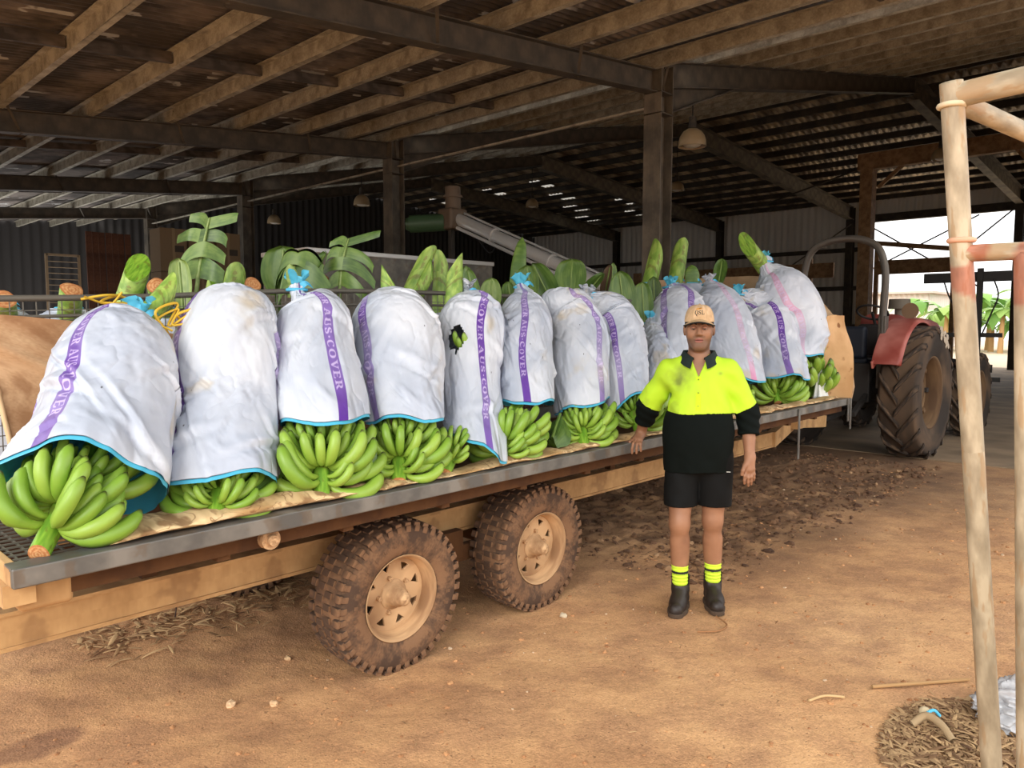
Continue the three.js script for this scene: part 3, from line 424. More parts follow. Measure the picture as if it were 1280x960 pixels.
// ---------- bananas, bags, stems, leaves ----------
const bagBump = tex(512, 512, (u, v) => grey(128 + 70 * (1 - Math.abs(fbm(u * 7 + 0.7 * fbm(u * 5, v * 5, 8, 2, 5), v * 5, 3, 4, 0)) * 3.2) + 40 * fbm(u * 22, v * 16, 1, 3, 0)), false);
function bagTexture(seed, stripes, stain, gap) { // printed film: white with a lengthwise purple or pink band of lettering
  const W = 1024, H = 512, c = document.createElement('canvas'); c.width = W; c.height = H; const g = c.getContext('2d'), R = rng(seed * 99 + 7);
  const im = g.createImageData(W, H);
  for (let y = 0; y < H; y++) for (let x = 0; x < W; x++) {
    const u = x / W, v = y / H, n = fbm(u * 5, v * 5, seed, 3, 5), d = smoothstep(fbm(u * 7, v * 6, seed + 30, 4, 0) + stain, 0.3, 0.75);
    let q = mixc([183, 191, 205], [213, 218, 226], clamp(0.5 + n * 1.4, 0, 1)); q = mixc(q, [196, 176, 142], d * 0.55); const i = (y * W + x) * 4; im.data[i] = q[0]; im.data[i + 1] = q[1]; im.data[i + 2] = q[2]; im.data[i + 3] = 255;
  }
  g.putImageData(im, 0, 0);
  const wig = (t, s) => s.wave * (Math.sin(t * 7 + s.ph) * 0.6 + Math.sin(t * 17 + s.ph * 2) * 0.4);
  for (const s of stripes) {
    const w = 40, x0 = s.u * W, col = s.col;
    for (let y = 0; y < H; y++) { const t = y / H, fade = s.fade * (0.75 + 0.5 * noise(t * 6, s.u * 9, seed)); g.fillStyle = `rgba(${col},${clamp(fade, 0.05, 0.95)})`; g.fillRect(x0 + wig(t, s) * W - w / 2, y, w, 1); }
    g.font = 'bold 34px serif'; g.textAlign = 'center'; g.textBaseline = 'middle';
    const word = s.word || 'AUS·COVER AUS·COVER AUS·COVER '; let y = s.start || 6;
    for (const ch of word) { const a = g.measureText(ch).width * 0.66 + 1.5; const t = (y + a / 2) / H; g.save(); g.translate(x0 + wig(t, s) * W, y + a / 2); g.rotate(Math.PI / 2); g.scale(0.66, 1); g.fillStyle = `rgba(214,200,232,${0.3 + 0.5 * s.fade})`; g.fillText(ch, 0, 1); g.restore(); y += a; if (y > H) break; }
  }
  for (let i = 0; i < 14; i++) { g.fillStyle = 'rgba(60,60,64,0.8)'; g.beginPath(); g.arc(R() * W, R() * H, 2.0, 0, 7); g.fill(); }  // the small breather holes of the film
  const t = new THREE.CanvasTexture(c); t.colorSpace = THREE.SRGBColorSpace; t.wrapS = THREE.RepeatWrapping; t.magFilter = THREE.LinearFilter; return t;
}
const PUR = '88,46,146', PINK = '222,150,186';
const lining = std({ color: 0x4fb2cf, roughness: 0.5, side: THREE.DoubleSide });
const tieBlue = std({ color: 0x56b8dc, roughness: 0.45, side: THREE.DoubleSide });
// banana finger: points out along +x at first, then curls up (+y)
const fingerMat = std({ vertexColors: true, roughness: 0.42 });
function finger(seed) {
  const R = rng(seed), L = 0.2 + 0.02 * R(), n = 11, a0 = -0.6 + 0.15 * R(), a1 = 1.6 + 0.3 * R(), rows = []; let p = V(0, 0, 0);
  for (let i = 0; i <= n; i++) {
    const t = i / n, a = lerp(a0, a1, Math.pow(t, 0.9)), dir = V(Math.cos(a), Math.sin(a), 0), nn = V(-Math.sin(a), Math.cos(a), 0);
    let r = t < 0.16 ? lerp(0.009, 0.013, t / 0.16) : t < 0.34 ? lerp(0.013, 0.0205, smoothstep(t, 0.16, 0.34)) : t < 0.8 ? 0.0205 + 0.0014 * Math.sin((t - 0.34) / 0.46 * Math.PI) : lerp(0.0205, 0.006, Math.pow((t - 0.8) / 0.2, 1.7)), row = [];
    for (let k = 0; k < 10; k++) { const q = k / 10 * 2 * Math.PI, f = r * (1 + 0.07 * Math.cos(5 * q)); row.push(p.clone().addScaledVector(nn, f * Math.sin(q)).add(V(0, 0, f * Math.cos(q)))); }
    rows.push(row); p = p.clone().addScaledVector(dir, L / n);
  }
  const g = loft(rows, true, true), body = mixc(lin(118, 156, 50), lin(148, 180, 70), R()), neck = lin(150, 180, 70), tip = lin(58, 46, 30);
  return paint(g, (x, y, z, i) => { const t = i >= 12 * 11 ? (i === 12 * 11 ? 0 : 1) : Math.floor(i / 11) / n; const n1 = noise(x * 60, y * 60, z * 60 + seed); let c = mixc(neck, body, smoothstep(t, 0.05, 0.3)); c = mixc(c, tip, smoothstep(t, 0.93, 0.985)); return c.map((q) => q * (1 + 0.1 * n1)); });
}
const FINGERS = [1, 2, 3, 4, 5, 6].map((s) => finger(s * 31));
const stalkMat = std({ map: tex(256, 256, (u, v) => { const n = fbm(u * 12, v * 4, 5, 4, 0), s = smoothstep(fbm(u * 10, v * 10, 3, 3, 10), 0.2, 0.5); return mixc(mixc([112, 148, 56], [166, 192, 92], clamp(0.5 + n * 1.3, 0, 1)), [112, 96, 50], s * 0.5); }), roughness: 0.5 });
const stalkPale = std({ map: stalkMat.map, color: 0xd8f0a8, roughness: 0.5 });
const cutMat = std({ map: tex(128, 128, (u, v) => { const d = Math.hypot(u - 0.5, v - 0.5) * 2, n = fbm(u * 10, v * 10, 4, 3); return mixc([206, 156, 104], [178, 110, 62], clamp(0.4 * Math.sin(d * 22) + 0.5 + n, 0, 1)); }), roughness: 0.8 });
function stemGeo(a, b, r, oblique, seed, flare = 1) { // cut stem from a to b
  const d = b.clone().sub(a), L = d.length(), z = d.clone().normalize(), x = V(0.69, 0, 0.72).addScaledVector(z, -V(0.69, 0, 0.72).dot(z)).normalize(), y = z.clone().cross(x), rows = [], side = rng(seed)() * 6;
  for (let i = 0; i <= 8; i++) { const t = i / 8, row = []; for (let k = 0; k < 18; k++) { const q = k / 18 * 2 * Math.PI, rr = r * lerp(1.1, 1, t) * (1 + 0.05 * Math.cos(3 * q + seed) + 0.04 * noise(Math.cos(q) * 2 + 5, Math.sin(q) * 2, t * 4 + seed)) * flare, s = t * (L + oblique * r * Math.cos(q - side)); row.push(a.clone().addScaledVector(z, s).addScaledVector(x, rr * Math.cos(q)).addScaledVector(y, rr * Math.sin(q))); } rows.push(row); }
  const top = rows[8], c = V(0, 0, 0); top.forEach((p) => c.add(p)); c.divideScalar(18);
  const cap = loft([top, top.map((p) => p.clone().lerp(c, 0.55).addScaledVector(z, 0.006)), top.map((p) => p.clone().lerp(c, 0.98).addScaledVector(z, 0.004))], true, false, (u, v) => [0.5 + 0.5 * (1 - v) * Math.cos(u * 6.283), 0.5 + 0.5 * (1 - v) * Math.sin(u * 6.283)]);
  return { body: loft(rows, true, false, (u, v) => [u, v * 1.5]), cap };
}
function addStem(t, a, tip, style, seed) {
  const A = V(...a), B = V(tip[0], tip[1], tip[2]), r = tip[3];
  const s = new THREE.Group(); s.name = 'stem'; t.add(s);
  if (style === 2) { mesh('sheath', sheathGeo(A, B, r), bladeMat(seed), s); return; }
  const g = stemGeo(A, B, r, style === 0 ? 1.6 : 0.25, seed);
  mesh('stem_skin', g.body, stalkMat, s); mesh('cut_end', g.cap, style === 1 ? cutMat : stalkPale, s);
}
const bladeMats = [0, 1, 2].map((k) => std({ map: tex(256, 256, (u, v) => { const n = fbm(u * 3, v * 30, 5 + k, 3, 0), m = fbm(u * 5, v * 5, 15 + k, 3, 5); return mixc([[74, 108, 44], [96, 132, 52], [128, 158, 76]][k], [[110, 142, 64], [134, 164, 78], [176, 196, 116]][k], clamp(0.5 + n * 0.9 + m, 0, 1)); }), color: 0xcfd2c8, roughness: 0.45, side: THREE.DoubleSide }));
function bladeMat(s) { return bladeMats[s % 3]; }
function sheathGeo(A, B, r) { // pointed, folded sheath
  const rows = [], d = B.clone().sub(A), z = d.clone().normalize(), x = V(0.69, 0, 0.72), y = z.clone().cross(x).normalize(), xx = y.clone().cross(z);
  for (let i = 0; i <= 14; i++) { const t = i / 14, w = r * (t < 0.55 ? 1 : Math.sqrt(Math.max(0, 1 - ((t - 0.55) / 0.45) ** 2)) + 0.03), row = []; for (let k = 0; k < 14; k++) { const q = k / 14 * 2 * Math.PI; row.push(A.clone().addScaledVector(d, t).addScaledVector(xx, w * Math.cos(q)).addScaledVector(y, w * 0.45 * Math.sin(q) + 0.25 * r * t * t)); } rows.push(row); }
  return loft(rows, true, true, (u, v) => [u, v]);
}
function bagRings(rows, n) { // smooth the control rings
  const cs = new THREE.CatmullRomCurve3(rows.map((r) => V(r[0], r[1], r[2])), false, 'centripetal'), K = rows.length - 1, out = [];
  for (let i = 0; i <= n; i++) { const t = i / n, f = t * K, k = Math.min(K - 1, Math.floor(f)), s = f - k, g = (j) => rows[clamp(j, 0, K)][3];
    const r = 0.5 * (2 * g(k) + (g(k + 1) - g(k - 1)) * s + (2 * g(k - 1) - 5 * g(k) + 4 * g(k + 1) - g(k + 2)) * s * s + (3 * g(k) - g(k - 1) - 3 * g(k + 1) + g(k + 2)) * s ** 3);
    out.push({ c: cs.getPoint(t), r: Math.max(0.012, r), t, d: cs.getTangent(t) }); }
  return out;
}
function bagGeo(rows, o, inset = 0, from = 0, to = 1) {
  const NR = o.n || 88, NC = o.m || 132, seed = o.seed, RC = rng(Math.round(seed * 100)), creases = Array.from({ length: 34 }, () => ({ q: RC() * 6.283, t: 0.05 + 0.9 * RC(), a: 0.9 * (RC() - 0.5) + (RC() > 0.5 ? 0.5 : -0.4), l: 0.25 + 0.5 * RC(), w: 0.035 + 0.05 * RC(), d: 0.03 + 0.04 * RC() })), S = bagRings(rows, NR), out = [];
  for (let i = 0; i <= NR; i++) {
    const { c, r, t, d } = S[i]; if (t > to + 1e-6) break;
    const n = V(-0.72, 0, 0.69), x = V(0.69, 0, 0.72); x.addScaledVector(d, -x.dot(d)).normalize(); const y = d.clone().cross(x).normalize(); if (y.dot(n) < 0) y.negate(); const row = [];
    for (let k = 0; k < NC; k++) {
      const q = k / NC * 2 * Math.PI, cx = Math.cos(q), sy = Math.sin(q);
      const pleat = smoothstep(t, 0.62, 0.98), hem = 1 - smoothstep(t, 0, 0.16);
      let w = 0.07 * fbm(cx * 1.6 + seed * 3, sy * 1.6, t * 5 + seed, 3) + 0.05 * pleat * Math.cos(9 * q + 3 * Math.sin(2 * q + seed) + t * 3) + 0.05 * hem * Math.sin(5 * q + seed * 2);
      const dia = Math.sin(t * 9 + q * 1.4 + seed), ridge = 1 - Math.abs(fbm(cx * 2.2 + t * 1.5, sy * 2.2 + seed, t * 6.5, 2)) * 4; w += 0.035 * Math.max(-0.6, ridge) * (0.5 + 0.5 * dia); for (const e of creases) { let dq = q - e.q; dq -= 6.283 * Math.round(dq / 6.283); const dt = (t - e.t) * 3.2, al = dq * Math.cos(e.a) + dt * Math.sin(e.a), ac = -dq * Math.sin(e.a) + dt * Math.cos(e.a), k = Math.exp(-((al / e.l) ** 2)); if (k > 0.02) w += e.d * k * (Math.exp(-(((ac - e.w) / e.w) ** 2)) - 1.3 * Math.exp(-((ac / (e.w * 0.55)) ** 2))); }
      const lev = (1 - smoothstep(t, 0.04, 0.5)) * r * (o.lev ?? 0.72) * (y.y * sy + x.y * cx) / Math.max(0.5, d.y), low = lev + hem * (o.cut || 0) * cx + hem * 0.02 * Math.sin(3 * q + seed), rr = (r * (1 + w) - inset);
      row.push(c.clone().addScaledVector(x, rr * cx).addScaledVector(y, rr * 0.92 * sy).addScaledVector(d, -low - (inset && t === 0 ? 0.016 : 0)));
    }
    out.push(row);
  }
  return out;
}
function tieGeo(c, r, seed) { // a blue ribbon round the neck with two loose ends
  const R = rng(seed), o = [], ring = new THREE.TorusGeometry(r * 1.15, 0.009, 8, 20); ring.rotateX(Math.PI / 2 + 0.3 * (R() - 0.5)); ring.translate(c.x, c.y, c.z); o.push(ring.toNonIndexed());
  for (const s of [-1, 1]) { const rows = [], a = R() * 0.8 - 0.2; for (let i = 0; i <= 8; i++) { const t = i / 8, w = 0.013 * (1 - 0.3 * t); const p = c.clone().add(V(0.69 * s * t * 0.065, 0.035 * Math.sin(t * 2.4 + a) * (s > 0 ? 1 : 0.4), 0.72 * s * t * 0.065 + 0.03)); rows.push([p.clone().add(V(-0.01 * s, w, 0)), p.clone().add(V(0.006 * s, -w, 0.012 * Math.sin(t * 6)))]); } o.push(loft(rows, false, false).toNonIndexed()); }
  return o;
}
const FAC = V(-0.72, 0, 0.69).normalize(); // outward, to the yard
function bananaHands(t, base, axis, rows, hemRow, cfg, rnd) {
  // cfg.hands: [distance along the axis from the base, fingers, centre angle, spread, reach]
  const z = axis.clone().normalize(), x = V(0.69, 0, 0.72).addScaledVector(z, -V(0.69, 0, 0.72).dot(z)).normalize(), y = x.clone().cross(z).negate(); const yy = z.clone().cross(x); const Y = yy.dot(FAC) > 0 ? yy : yy.negate();
    for (const [s, n, mid, spread, reach, tilt = 0] of cfg) { const lowest = s === cfg[0][0];
    const h = new THREE.Group(); h.name = 'banana_hand'; t.add(h);
    for (let tier = 0; tier < 2; tier++) for (let i = 0; i < n; i++) {
      const a = mid + (n > 1 ? (i / (n - 1) - 0.5) : 0) * spread + (tier ? 0.09 : 0) + 0.06 * (rnd() - 0.5), out = x.clone().multiplyScalar(Math.cos(a)).addScaledVector(Y, Math.sin(a)); if (lowest && Math.abs(a - 1.57) < 0.42) continue;
      const edge = (kk) => base.clone().addScaledVector(z, s).addScaledVector(out, 0.035 + 0.14 * kk).z > -2.655;
      const m = new THREE.Mesh(FINGERS[Math.floor(rnd() * 6)], fingerMat); m.name = 'banana'; m.castShadow = m.receiveShadow = true;
      let k = (reach - 0.03) / 0.135 * (tier ? 0.86 : 1) * (0.94 + 0.12 * rnd()); const hp = hemRow[Math.round((((a % 6.2832) + 6.2832) % 6.2832) / 6.2832 * hemRow.length) % hemRow.length];
      for (let n2 = 0; n2 < 16 && k > 0.55; n2++) { const q = base.clone().addScaledVector(z, s + (tier ? 0.07 : 0) + 0.1 * k).addScaledVector(out, 0.035 + 0.135 * k), j = rows.findIndex((r) => r[1] > q.y), c = rows[Math.max(0, j - 1)], d = rows[Math.max(0, j)], u = clamp((q.y - c[1]) / (d[1] - c[1] + 1e-6), 0, 1), e = q.clone().sub(V(lerp(c[0], d[0], u), q.y, lerp(c[2], d[2], u))); if (q.y > hp.y - 0.02 && e.length() > 0.84 * lerp(c[3], d[3], u)) k *= 0.93; else break; }
      while (edge(k) && k > 0.6) k *= 0.95;
      const roll = 0.25 * (rnd() - 0.5), el = tilt + 0.12 * (rnd() - 0.5) + (tier ? 0.28 : 0);
      const X = out.clone().multiplyScalar(Math.cos(el)).addScaledVector(z, Math.sin(el)).normalize(), U = z.clone().multiplyScalar(Math.cos(el)).addScaledVector(out, -Math.sin(el)).normalize(), Z = X.clone().cross(U);
      const rot = new THREE.Matrix4().makeBasis(X, U, Z).multiply(new THREE.Matrix4().makeRotationY(roll));
      m.quaternion.setFromRotationMatrix(rot); m.scale.set(k, k, k * 1.04 * (0.9 + 0.1 / Math.max(0.6, k))); m.position.copy(base).addScaledVector(z, s + (tier ? 0.03 : 0)).addScaledVector(out, 0.032); h.add(m);
    }
  }
}
const bagMat = (i, o) => std({ map: bagTexture(i + 1, o.stripes, o.stain || 0), bumpMap: bagBump, bumpScale: 0.03, roughness: 0.38, side: THREE.DoubleSide });
const st = (deg, fade = 0.9, col = PUR, wave = 0.008, ph = 1, start = 6) => ({ u: 1 - ((deg % 360) + 360) % 360 / 360, fade, col, wave, ph, start });
// angle 0 faces right in the photograph, 90 the yard, 180 left
const BUNCH = [
  { label: 'leftmost bagged banana bunch, leaning left at the rear of the trailer, big green hands showing', stripes: [st(104), st(160, 0.6)], hands: [[0.1, 8, 1.0, 2.6, 0.22, -0.2], [0.2, 10, 1.9, 3.4, 0.24, -0.15], [0.3, 9, 1.5, 3.4, 0.23, 0]], tie: 1, cut: 0.02, lev: 0.12 },
  { label: 'second bagged banana bunch from the left, tall dirty white bag with a waist crease', stripes: [st(134, 0.9), st(-8, 0.5)], hands: [[0.05, 9, 1.57, 3.8, 0.19, -0.15], [0.13, 9, 1.57, 3.6, 0.19, 0.0]], tie: 0, stain: 0.05, lev: 0.5 },
  { label: 'third bagged banana bunch from the left, short bag above four tiers of green bananas', stripes: [st(62, 0.9, PUR, 0.012, 2)], hands: [[0.06, 6, 1.6, 3.8, 0.21, -0.2], [0.15, 10, 1.57, 3.8, 0.22, -0.15], [0.25, 10, 1.5, 3.6, 0.21, 0]], tie: 1 },
  { label: 'fourth bagged banana bunch from the left, rounded bag with purple band along its left', stripes: [st(132, 0.75, PUR, 0.014, 4)], hands: [[0.05, 5, 1.6, 3.5, 0.2, -0.2], [0.14, 10, 1.57, 3.8, 0.21, -0.15], [0.24, 10, 1.5, 3.4, 0.2, 0]], tie: 2 },
  { label: 'fifth bagged banana bunch from the left, narrow bag with a torn hole showing green fruit', stripes: [st(64, 0.95, PUR, 0.02, 1), st(-30, 0.9, PUR, 0.01, 3)], hands: [[0.08, 7, 2.1, 3.0, 0.17, -0.2], [0.18, 7, 2.2, 2.6, 0.17, 0]], tie: 1, cut: 0.13, hole: 1 },
  { label: 'sixth bagged banana bunch from the left, bag slipped low under two blue ties', stripes: [st(92, 0.9, PUR, 0.02, 5)], hands: [[0.07, 7, 1.9, 3.4, 0.17, -0.2], [0.16, 11, 1.4, 3.8, 0.2, -0.1], [0.25, 10, 1.3, 3.4, 0.2, 0]], tie: 1 },
  { label: 'seventh bagged banana bunch from the left, brown-stained dirty bag just left of the man', stripes: [st(54, 0.7, PUR, 0.01, 2)], hands: [[0.06, 6, 1.6, 3.5, 0.2, -0.2], [0.14, 10, 1.57, 3.8, 0.21, -0.1], [0.22, 9, 1.5, 3.4, 0.2, 0]], tie: 0, cut: -0.06, stain: 0.3 },
  { label: 'eighth bagged banana bunch from the left, beside the man, with a slanting hem', stripes: [st(112, 0.95, PUR, 0.01, 3)], hands: [[0.08, 7, 1.3, 3.2, 0.2, -0.2], [0.18, 8, 1.2, 3.0, 0.21, 0], [0.3, 7, 0.9, 2.4, 0.2, 0.2]], tie: 1, cut: -0.12 },
  { label: 'small bagged banana bunch partly hidden behind the man’s shoulder at his right', stripes: [st(150, 0.5)], hands: [[0.1, 6, 1.4, 3.0, 0.17, -0.1], [0.2, 6, 1.4, 3.0, 0.17, 0]], tie: 1 },
  { label: 'bagged banana bunch directly behind the man’s cap, two purple bands crossing it', stripes: [st(128, 0.95, PUR, 0.01, 2), st(75, 0.9, PUR, 0.02, 4)], hands: [[0.1, 7, 1.5, 3.0, 0.2, -0.1], [0.2, 7, 1.5, 3.0, 0.2, 0]], tie: 1 },
  { label: 'bagged banana bunch right of the man’s head, with a faded pink band', stripes: [st(80, 0.75, PINK, 0.01, 2)], hands: [[0.08, 7, 1.5, 3.0, 0.2, -0.2], [0.18, 8, 1.5, 3.2, 0.2, 0]], tie: 1 },
  { label: 'bagged banana bunch beyond the man’s arm with a diagonal purple band and wilted fruit', stripes: [st(88, 0.95, PUR, 0.012, 5)], hands: [[0.06, 9, 1.5, 3.6, 0.24, -0.2], [0.15, 9, 1.4, 3.4, 0.24, -0.1], [0.23, 8, 1.4, 3.2, 0.22, 0]], tie: 1, stain: 0.05 },
  { label: 'rightmost bagged banana bunch, tallest bag, tied blue at the neck beside the cardboard', stripes: [st(108, 0.7, PINK, 0.01, 1)], hands: [[0.1, 7, 1.0, 2.8, 0.24, -0.2], [0.22, 8, 0.9, 2.8, 0.25, -0.1], [0.33, 8, 0.8, 2.6, 0.25, 0], [0.45, 7, 0.7, 2.4, 0.24, 0.1]], tie: 1 },
];
BUNCH.forEach((o, i) => {
  const [b, rows] = BAGS[i], base = V(...b), hem = V(...rows[0]), rnd = rng(i * 71 + 3), top = rows[rows.length - 1];
  const up = V(...rows[Math.min(3, rows.length - 1)]);
  base.y = dY(base.x) + 0.012; if (base.z > -2.72) { base.z = -2.74; }
  const axis = hem.clone().lerp(up, 0.35).sub(base);
  const t = thing('banana_bunch', o.label, 'bananas', [0, 0, 0], 0, 'bagged banana bunches in the front row on the trailer');
  // stalk from the cut lower end up into the bag
  const A = axis.clone().normalize(), sg = stemGeo(base.clone().addScaledVector(A, 0.52), base, 0.033, 0.2, i + 2, 1);
  const sk = new THREE.Group(); sk.name = 'stalk'; t.add(sk); mesh('stalk_skin', sg.body, stalkPale, sk); mesh('cut_end', sg.cap, cutMat, sk);
  const bo = { seed: i * 1.7 + 0.6, cut: o.cut || 0, lev: o.lev };
  const bag = new THREE.Group(); bag.name = 'bag'; t.add(bag);
  const mat = bagMat(i, o); let R = bagGeo(rows, bo);
  bananaHands(t, base, axis, rows, R[0], o.hands, rnd);
  let geo = loft(R, true, false, (u, v) => [1 - u, v]);
  if (o.hole) { // a torn hole: leave out the faces inside an oval and show fruit behind it
    const idx = [], g = geo.index.array, uv = geo.attributes.uv; for (let k = 0; k < g.length; k += 3) { const u = 1 - uv.getX(g[k]), v = uv.getY(g[k]); if (Math.hypot((u - 0.318) / 0.045, (v - 0.41) / 0.05) > 1 + 0.2 * noise(u * 60, v * 60, 3)) idx.push(g[k], g[k + 1], g[k + 2]); }
    geo.setIndex(idx);
    const q = R[Math.round(0.41 * 88)], c = q[Math.round(0.318 * 132)], m = V(0, 0, 0); q.forEach((p) => m.add(p)); m.divideScalar(q.length);
    const h = new THREE.Group(); h.name = 'banana_hand'; t.add(h); const o2 = c.clone().sub(m).normalize();
    for (let k = 0; k < 3; k++) { const f = new THREE.Mesh(FINGERS[k], fingerMat); f.name = 'banana'; h.add(f); const U = V(0, 1, 0), X = o2.clone().setY(0).normalize(); f.quaternion.setFromRotationMatrix(new THREE.Matrix4().makeBasis(X, U, X.clone().cross(U))); f.position.copy(c).addScaledVector(o2, -0.116).add(V(0.69, 0, 0.72).multiplyScalar((k - 1) * 0.026 + 0.028)).add(V(0, 0.035 - 0.02 * (k % 2), 0)); f.scale.setScalar(0.8); }
  }
  mesh('film', geo, mat, bag);
  mesh('lining', loft(bagGeo(rows, bo, 0.005, 0, 0.3), true, false), lining, bag);
  const c = V(top[0], top[1], top[2]), R2 = rng(i + 40);
  if (top[3] < 0.12 && o.tie) mesh('tie', tieGeo(c.clone().add(V(0, -0.01, 0)), Math.max(0.03, top[3]), i * 3 + 5), tieBlue, t);
  if (o.tie === 1) { // gathered film above the tie
    const rr = []; for (let k = 0; k <= 6; k++) { const s = k / 6, row = []; for (let j = 0; j < 24; j++) { const q = j / 24 * 6.283, r = lerp(0.022, 0.05, s) * (1 + 0.45 * s * Math.cos(4 * q + i)); row.push(c.clone().add(V(r * Math.cos(q) + 0.03 * s * (R2() - 0.5), 0.075 * s + 0.02 * Math.sin(3 * q) * s, r * Math.sin(q)))); } rr.push(row); }
    mesh('gathered_end', loft(rr, true, false), i % 3 === 1 ? mat : lining, bag);
  }
  if (STEMS[i]) addStem(t, ...STEMS[i], i + 3);
});
// the back row, beyond the wire mesh: only the tops show
const where = ['at the left edge of the photo', 'above the middle of the hessian sheet', 'with a tall pale cut stem near the left', 'with a round orange cut stem left of the second bag', 'with a narrow stem over the second bag', 'with a broad flat-cut stem over the second bag', 'with an orange cut stem between the second and third bags', 'with a slanting orange cut stem above the third bag', 'with two long stems leaning right above the fourth bag', 'with a narrow stem between the fourth and fifth bags', 'with a pointed green sheath in front of the conveyor', 'with a brown-tipped stem in front of the nearest column', 'with a short upright stem right of the nearest column', 'with a small rounded sheath above the man’s cap', 'with a slanting brown-tipped stem right of the man’s cap'];
const backMat = [bagMat(50, { stripes: [st(90, 0.6)] }), bagMat(51, { stripes: [st(40, 0.5, PINK)] })];
BACK.forEach(([rows, stems], i) => {
  const t = thing('banana_bunch', 'banana bunch behind the mesh ' + where[i], 'bananas', [0, 0, 0], 0, 'bagged banana bunches in the back row on the trailer');
  const low = rows[0], R = [[low[0], dY(low[0]) + 0.1, low[2] + 0.05, low[3] * 0.95], ...rows];
  const bag = new THREE.Group(); bag.name = 'bag'; t.add(bag);
  mesh('film', loft(bagGeo(R, { seed: i * 2.3 + 9, n: 40, m: 56 }), true, true, (u, v) => [1 - u, v]), backMat[i % 2], bag);
  const c = V(...rows[rows.length - 1]);
  mesh('tie', tieGeo(c, 0.05, i + 60), tieBlue, t);
  stems.forEach(([a, b, s], k) => addStem(t, [lerp(a[0], c.x, 0.3), Math.min(a[1], c.y) - 0.05, lerp(a[2], c.z, 0.3)], b, s, i * 2 + k + 20));
});
// torn leaves: a midrib and separate strips of blade
TORN.forEach(([pts, hw], i) => {
  const t = thing('banana_leaf', ['tall torn banana leaf standing left of the second column from the left', 'broad lobed banana leaf above the third bag', 'torn banana leaf with combed strips to its right, by the second column'][[0, 2, 1][i]], 'leaf', [0, 0, 0], 0, 'torn banana leaves on the load');
  const c = new THREE.CatmullRomCurve3(pts.map((p) => V(...p))), R = rng(i * 13 + 5), rt = V(0.69, 0, 0.72);
  const mr2 = []; for (let k = 0; k <= 14; k++) { const s = k / 14, p = c.getPoint(s), r = 0.013 * (1 - 0.7 * s), row = []; for (let j = 0; j < 8; j++) { const q = j / 8 * 6.283; row.push(p.clone().addScaledVector(rt, r * Math.cos(q)).add(V(-0.72 * r * Math.sin(q), 0, 0.69 * r * Math.sin(q)))); } mr2.push(row); }
  mesh('midrib', loft(mr2, true, true), bladeMats[2], t);
  const N = i === 2 ? 2 : 4;
  for (const side of [-1, 1]) for (let k = 0; k < N; k++) {
    const s0 = lerp(0.22, 1, k / N), s1 = lerp(0.22, 1, (k + 1.05) / N), len = hw * (i === 2 ? 1 : 0.6 + 0.45 * R()) * (side < 0 && i !== 2 && k > 2 && k < N - 1 ? 0.55 : 1.25), ang = lerp(-0.25, 0.8, k / N) + 0.35 * (R() - 0.5), droop = (side < 0 ? 1.3 : 0.55) * (0.4 + R()) * (k < 3 ? 1.4 : 0.6), rows = [];
    for (let a = 0; a <= 10; a++) { const u = a / 10, row = [], x = len * u; for (let b = 0; b <= 4; b++) { const w = b / 4, p = c.getPoint(lerp(s0, s1, 0.5 + (w - 0.5) * (i === 2 ? 1.25 + 0.5 * Math.sin(u * 3) : 1 - 0.35 * u * u))); const y = Math.sin(ang) * x - droop * x * x / hw * 0.55 + 0.012 * Math.sin(w * 3.14) * u; row.push(p.addScaledVector(rt, side * Math.cos(ang) * x * (1 - 0.25 * droop * u)).add(V(-0.72 * 0.03 * Math.sin(u * 3 + k) - 0.08 * u * u * (R() * 0 + (k % 3) * 0.3), y, 0.69 * 0.05 * Math.sin(u * 2.5 + k * 2)))); } rows.push(row); }
    mesh('leaf_strip', loft(rows, false, false, (u, v) => [v, u * 0.3]), bladeMats[(k + i) % 2 ? 1 : side > 0 ? 0 : 1], t);
  }
});
const bladeWhere = ['broad rounded green leaf blade behind the third bag', 'small upturned leaf blade beside the broad blade', 'narrow pale leaf blade hanging left of the second bag', 'long pale sheath blade standing between the fifth and sixth bags', 'rounded leaf blade above the sixth bag', 'leaf blade leaning left above the dirty bag', 'largest rounded leaf blade above the dirty bag', 'leaf blade leaning right above the eighth bag', 'brownish curled blade above the eighth bag', 'wide upright leaf blade beside the eighth bag', 'flat-topped leaf blade left of the man’s cap', 'narrow upright blade behind the flat-topped one', 'thin blade tip right of the largest rounded blade', 'small dark blade right of the man’s cap', 'green blade leaning left beside the fifth bag stem', 'second green blade beside the fifth bag stem', 'short wide blade behind the sixth bag’s knot'];
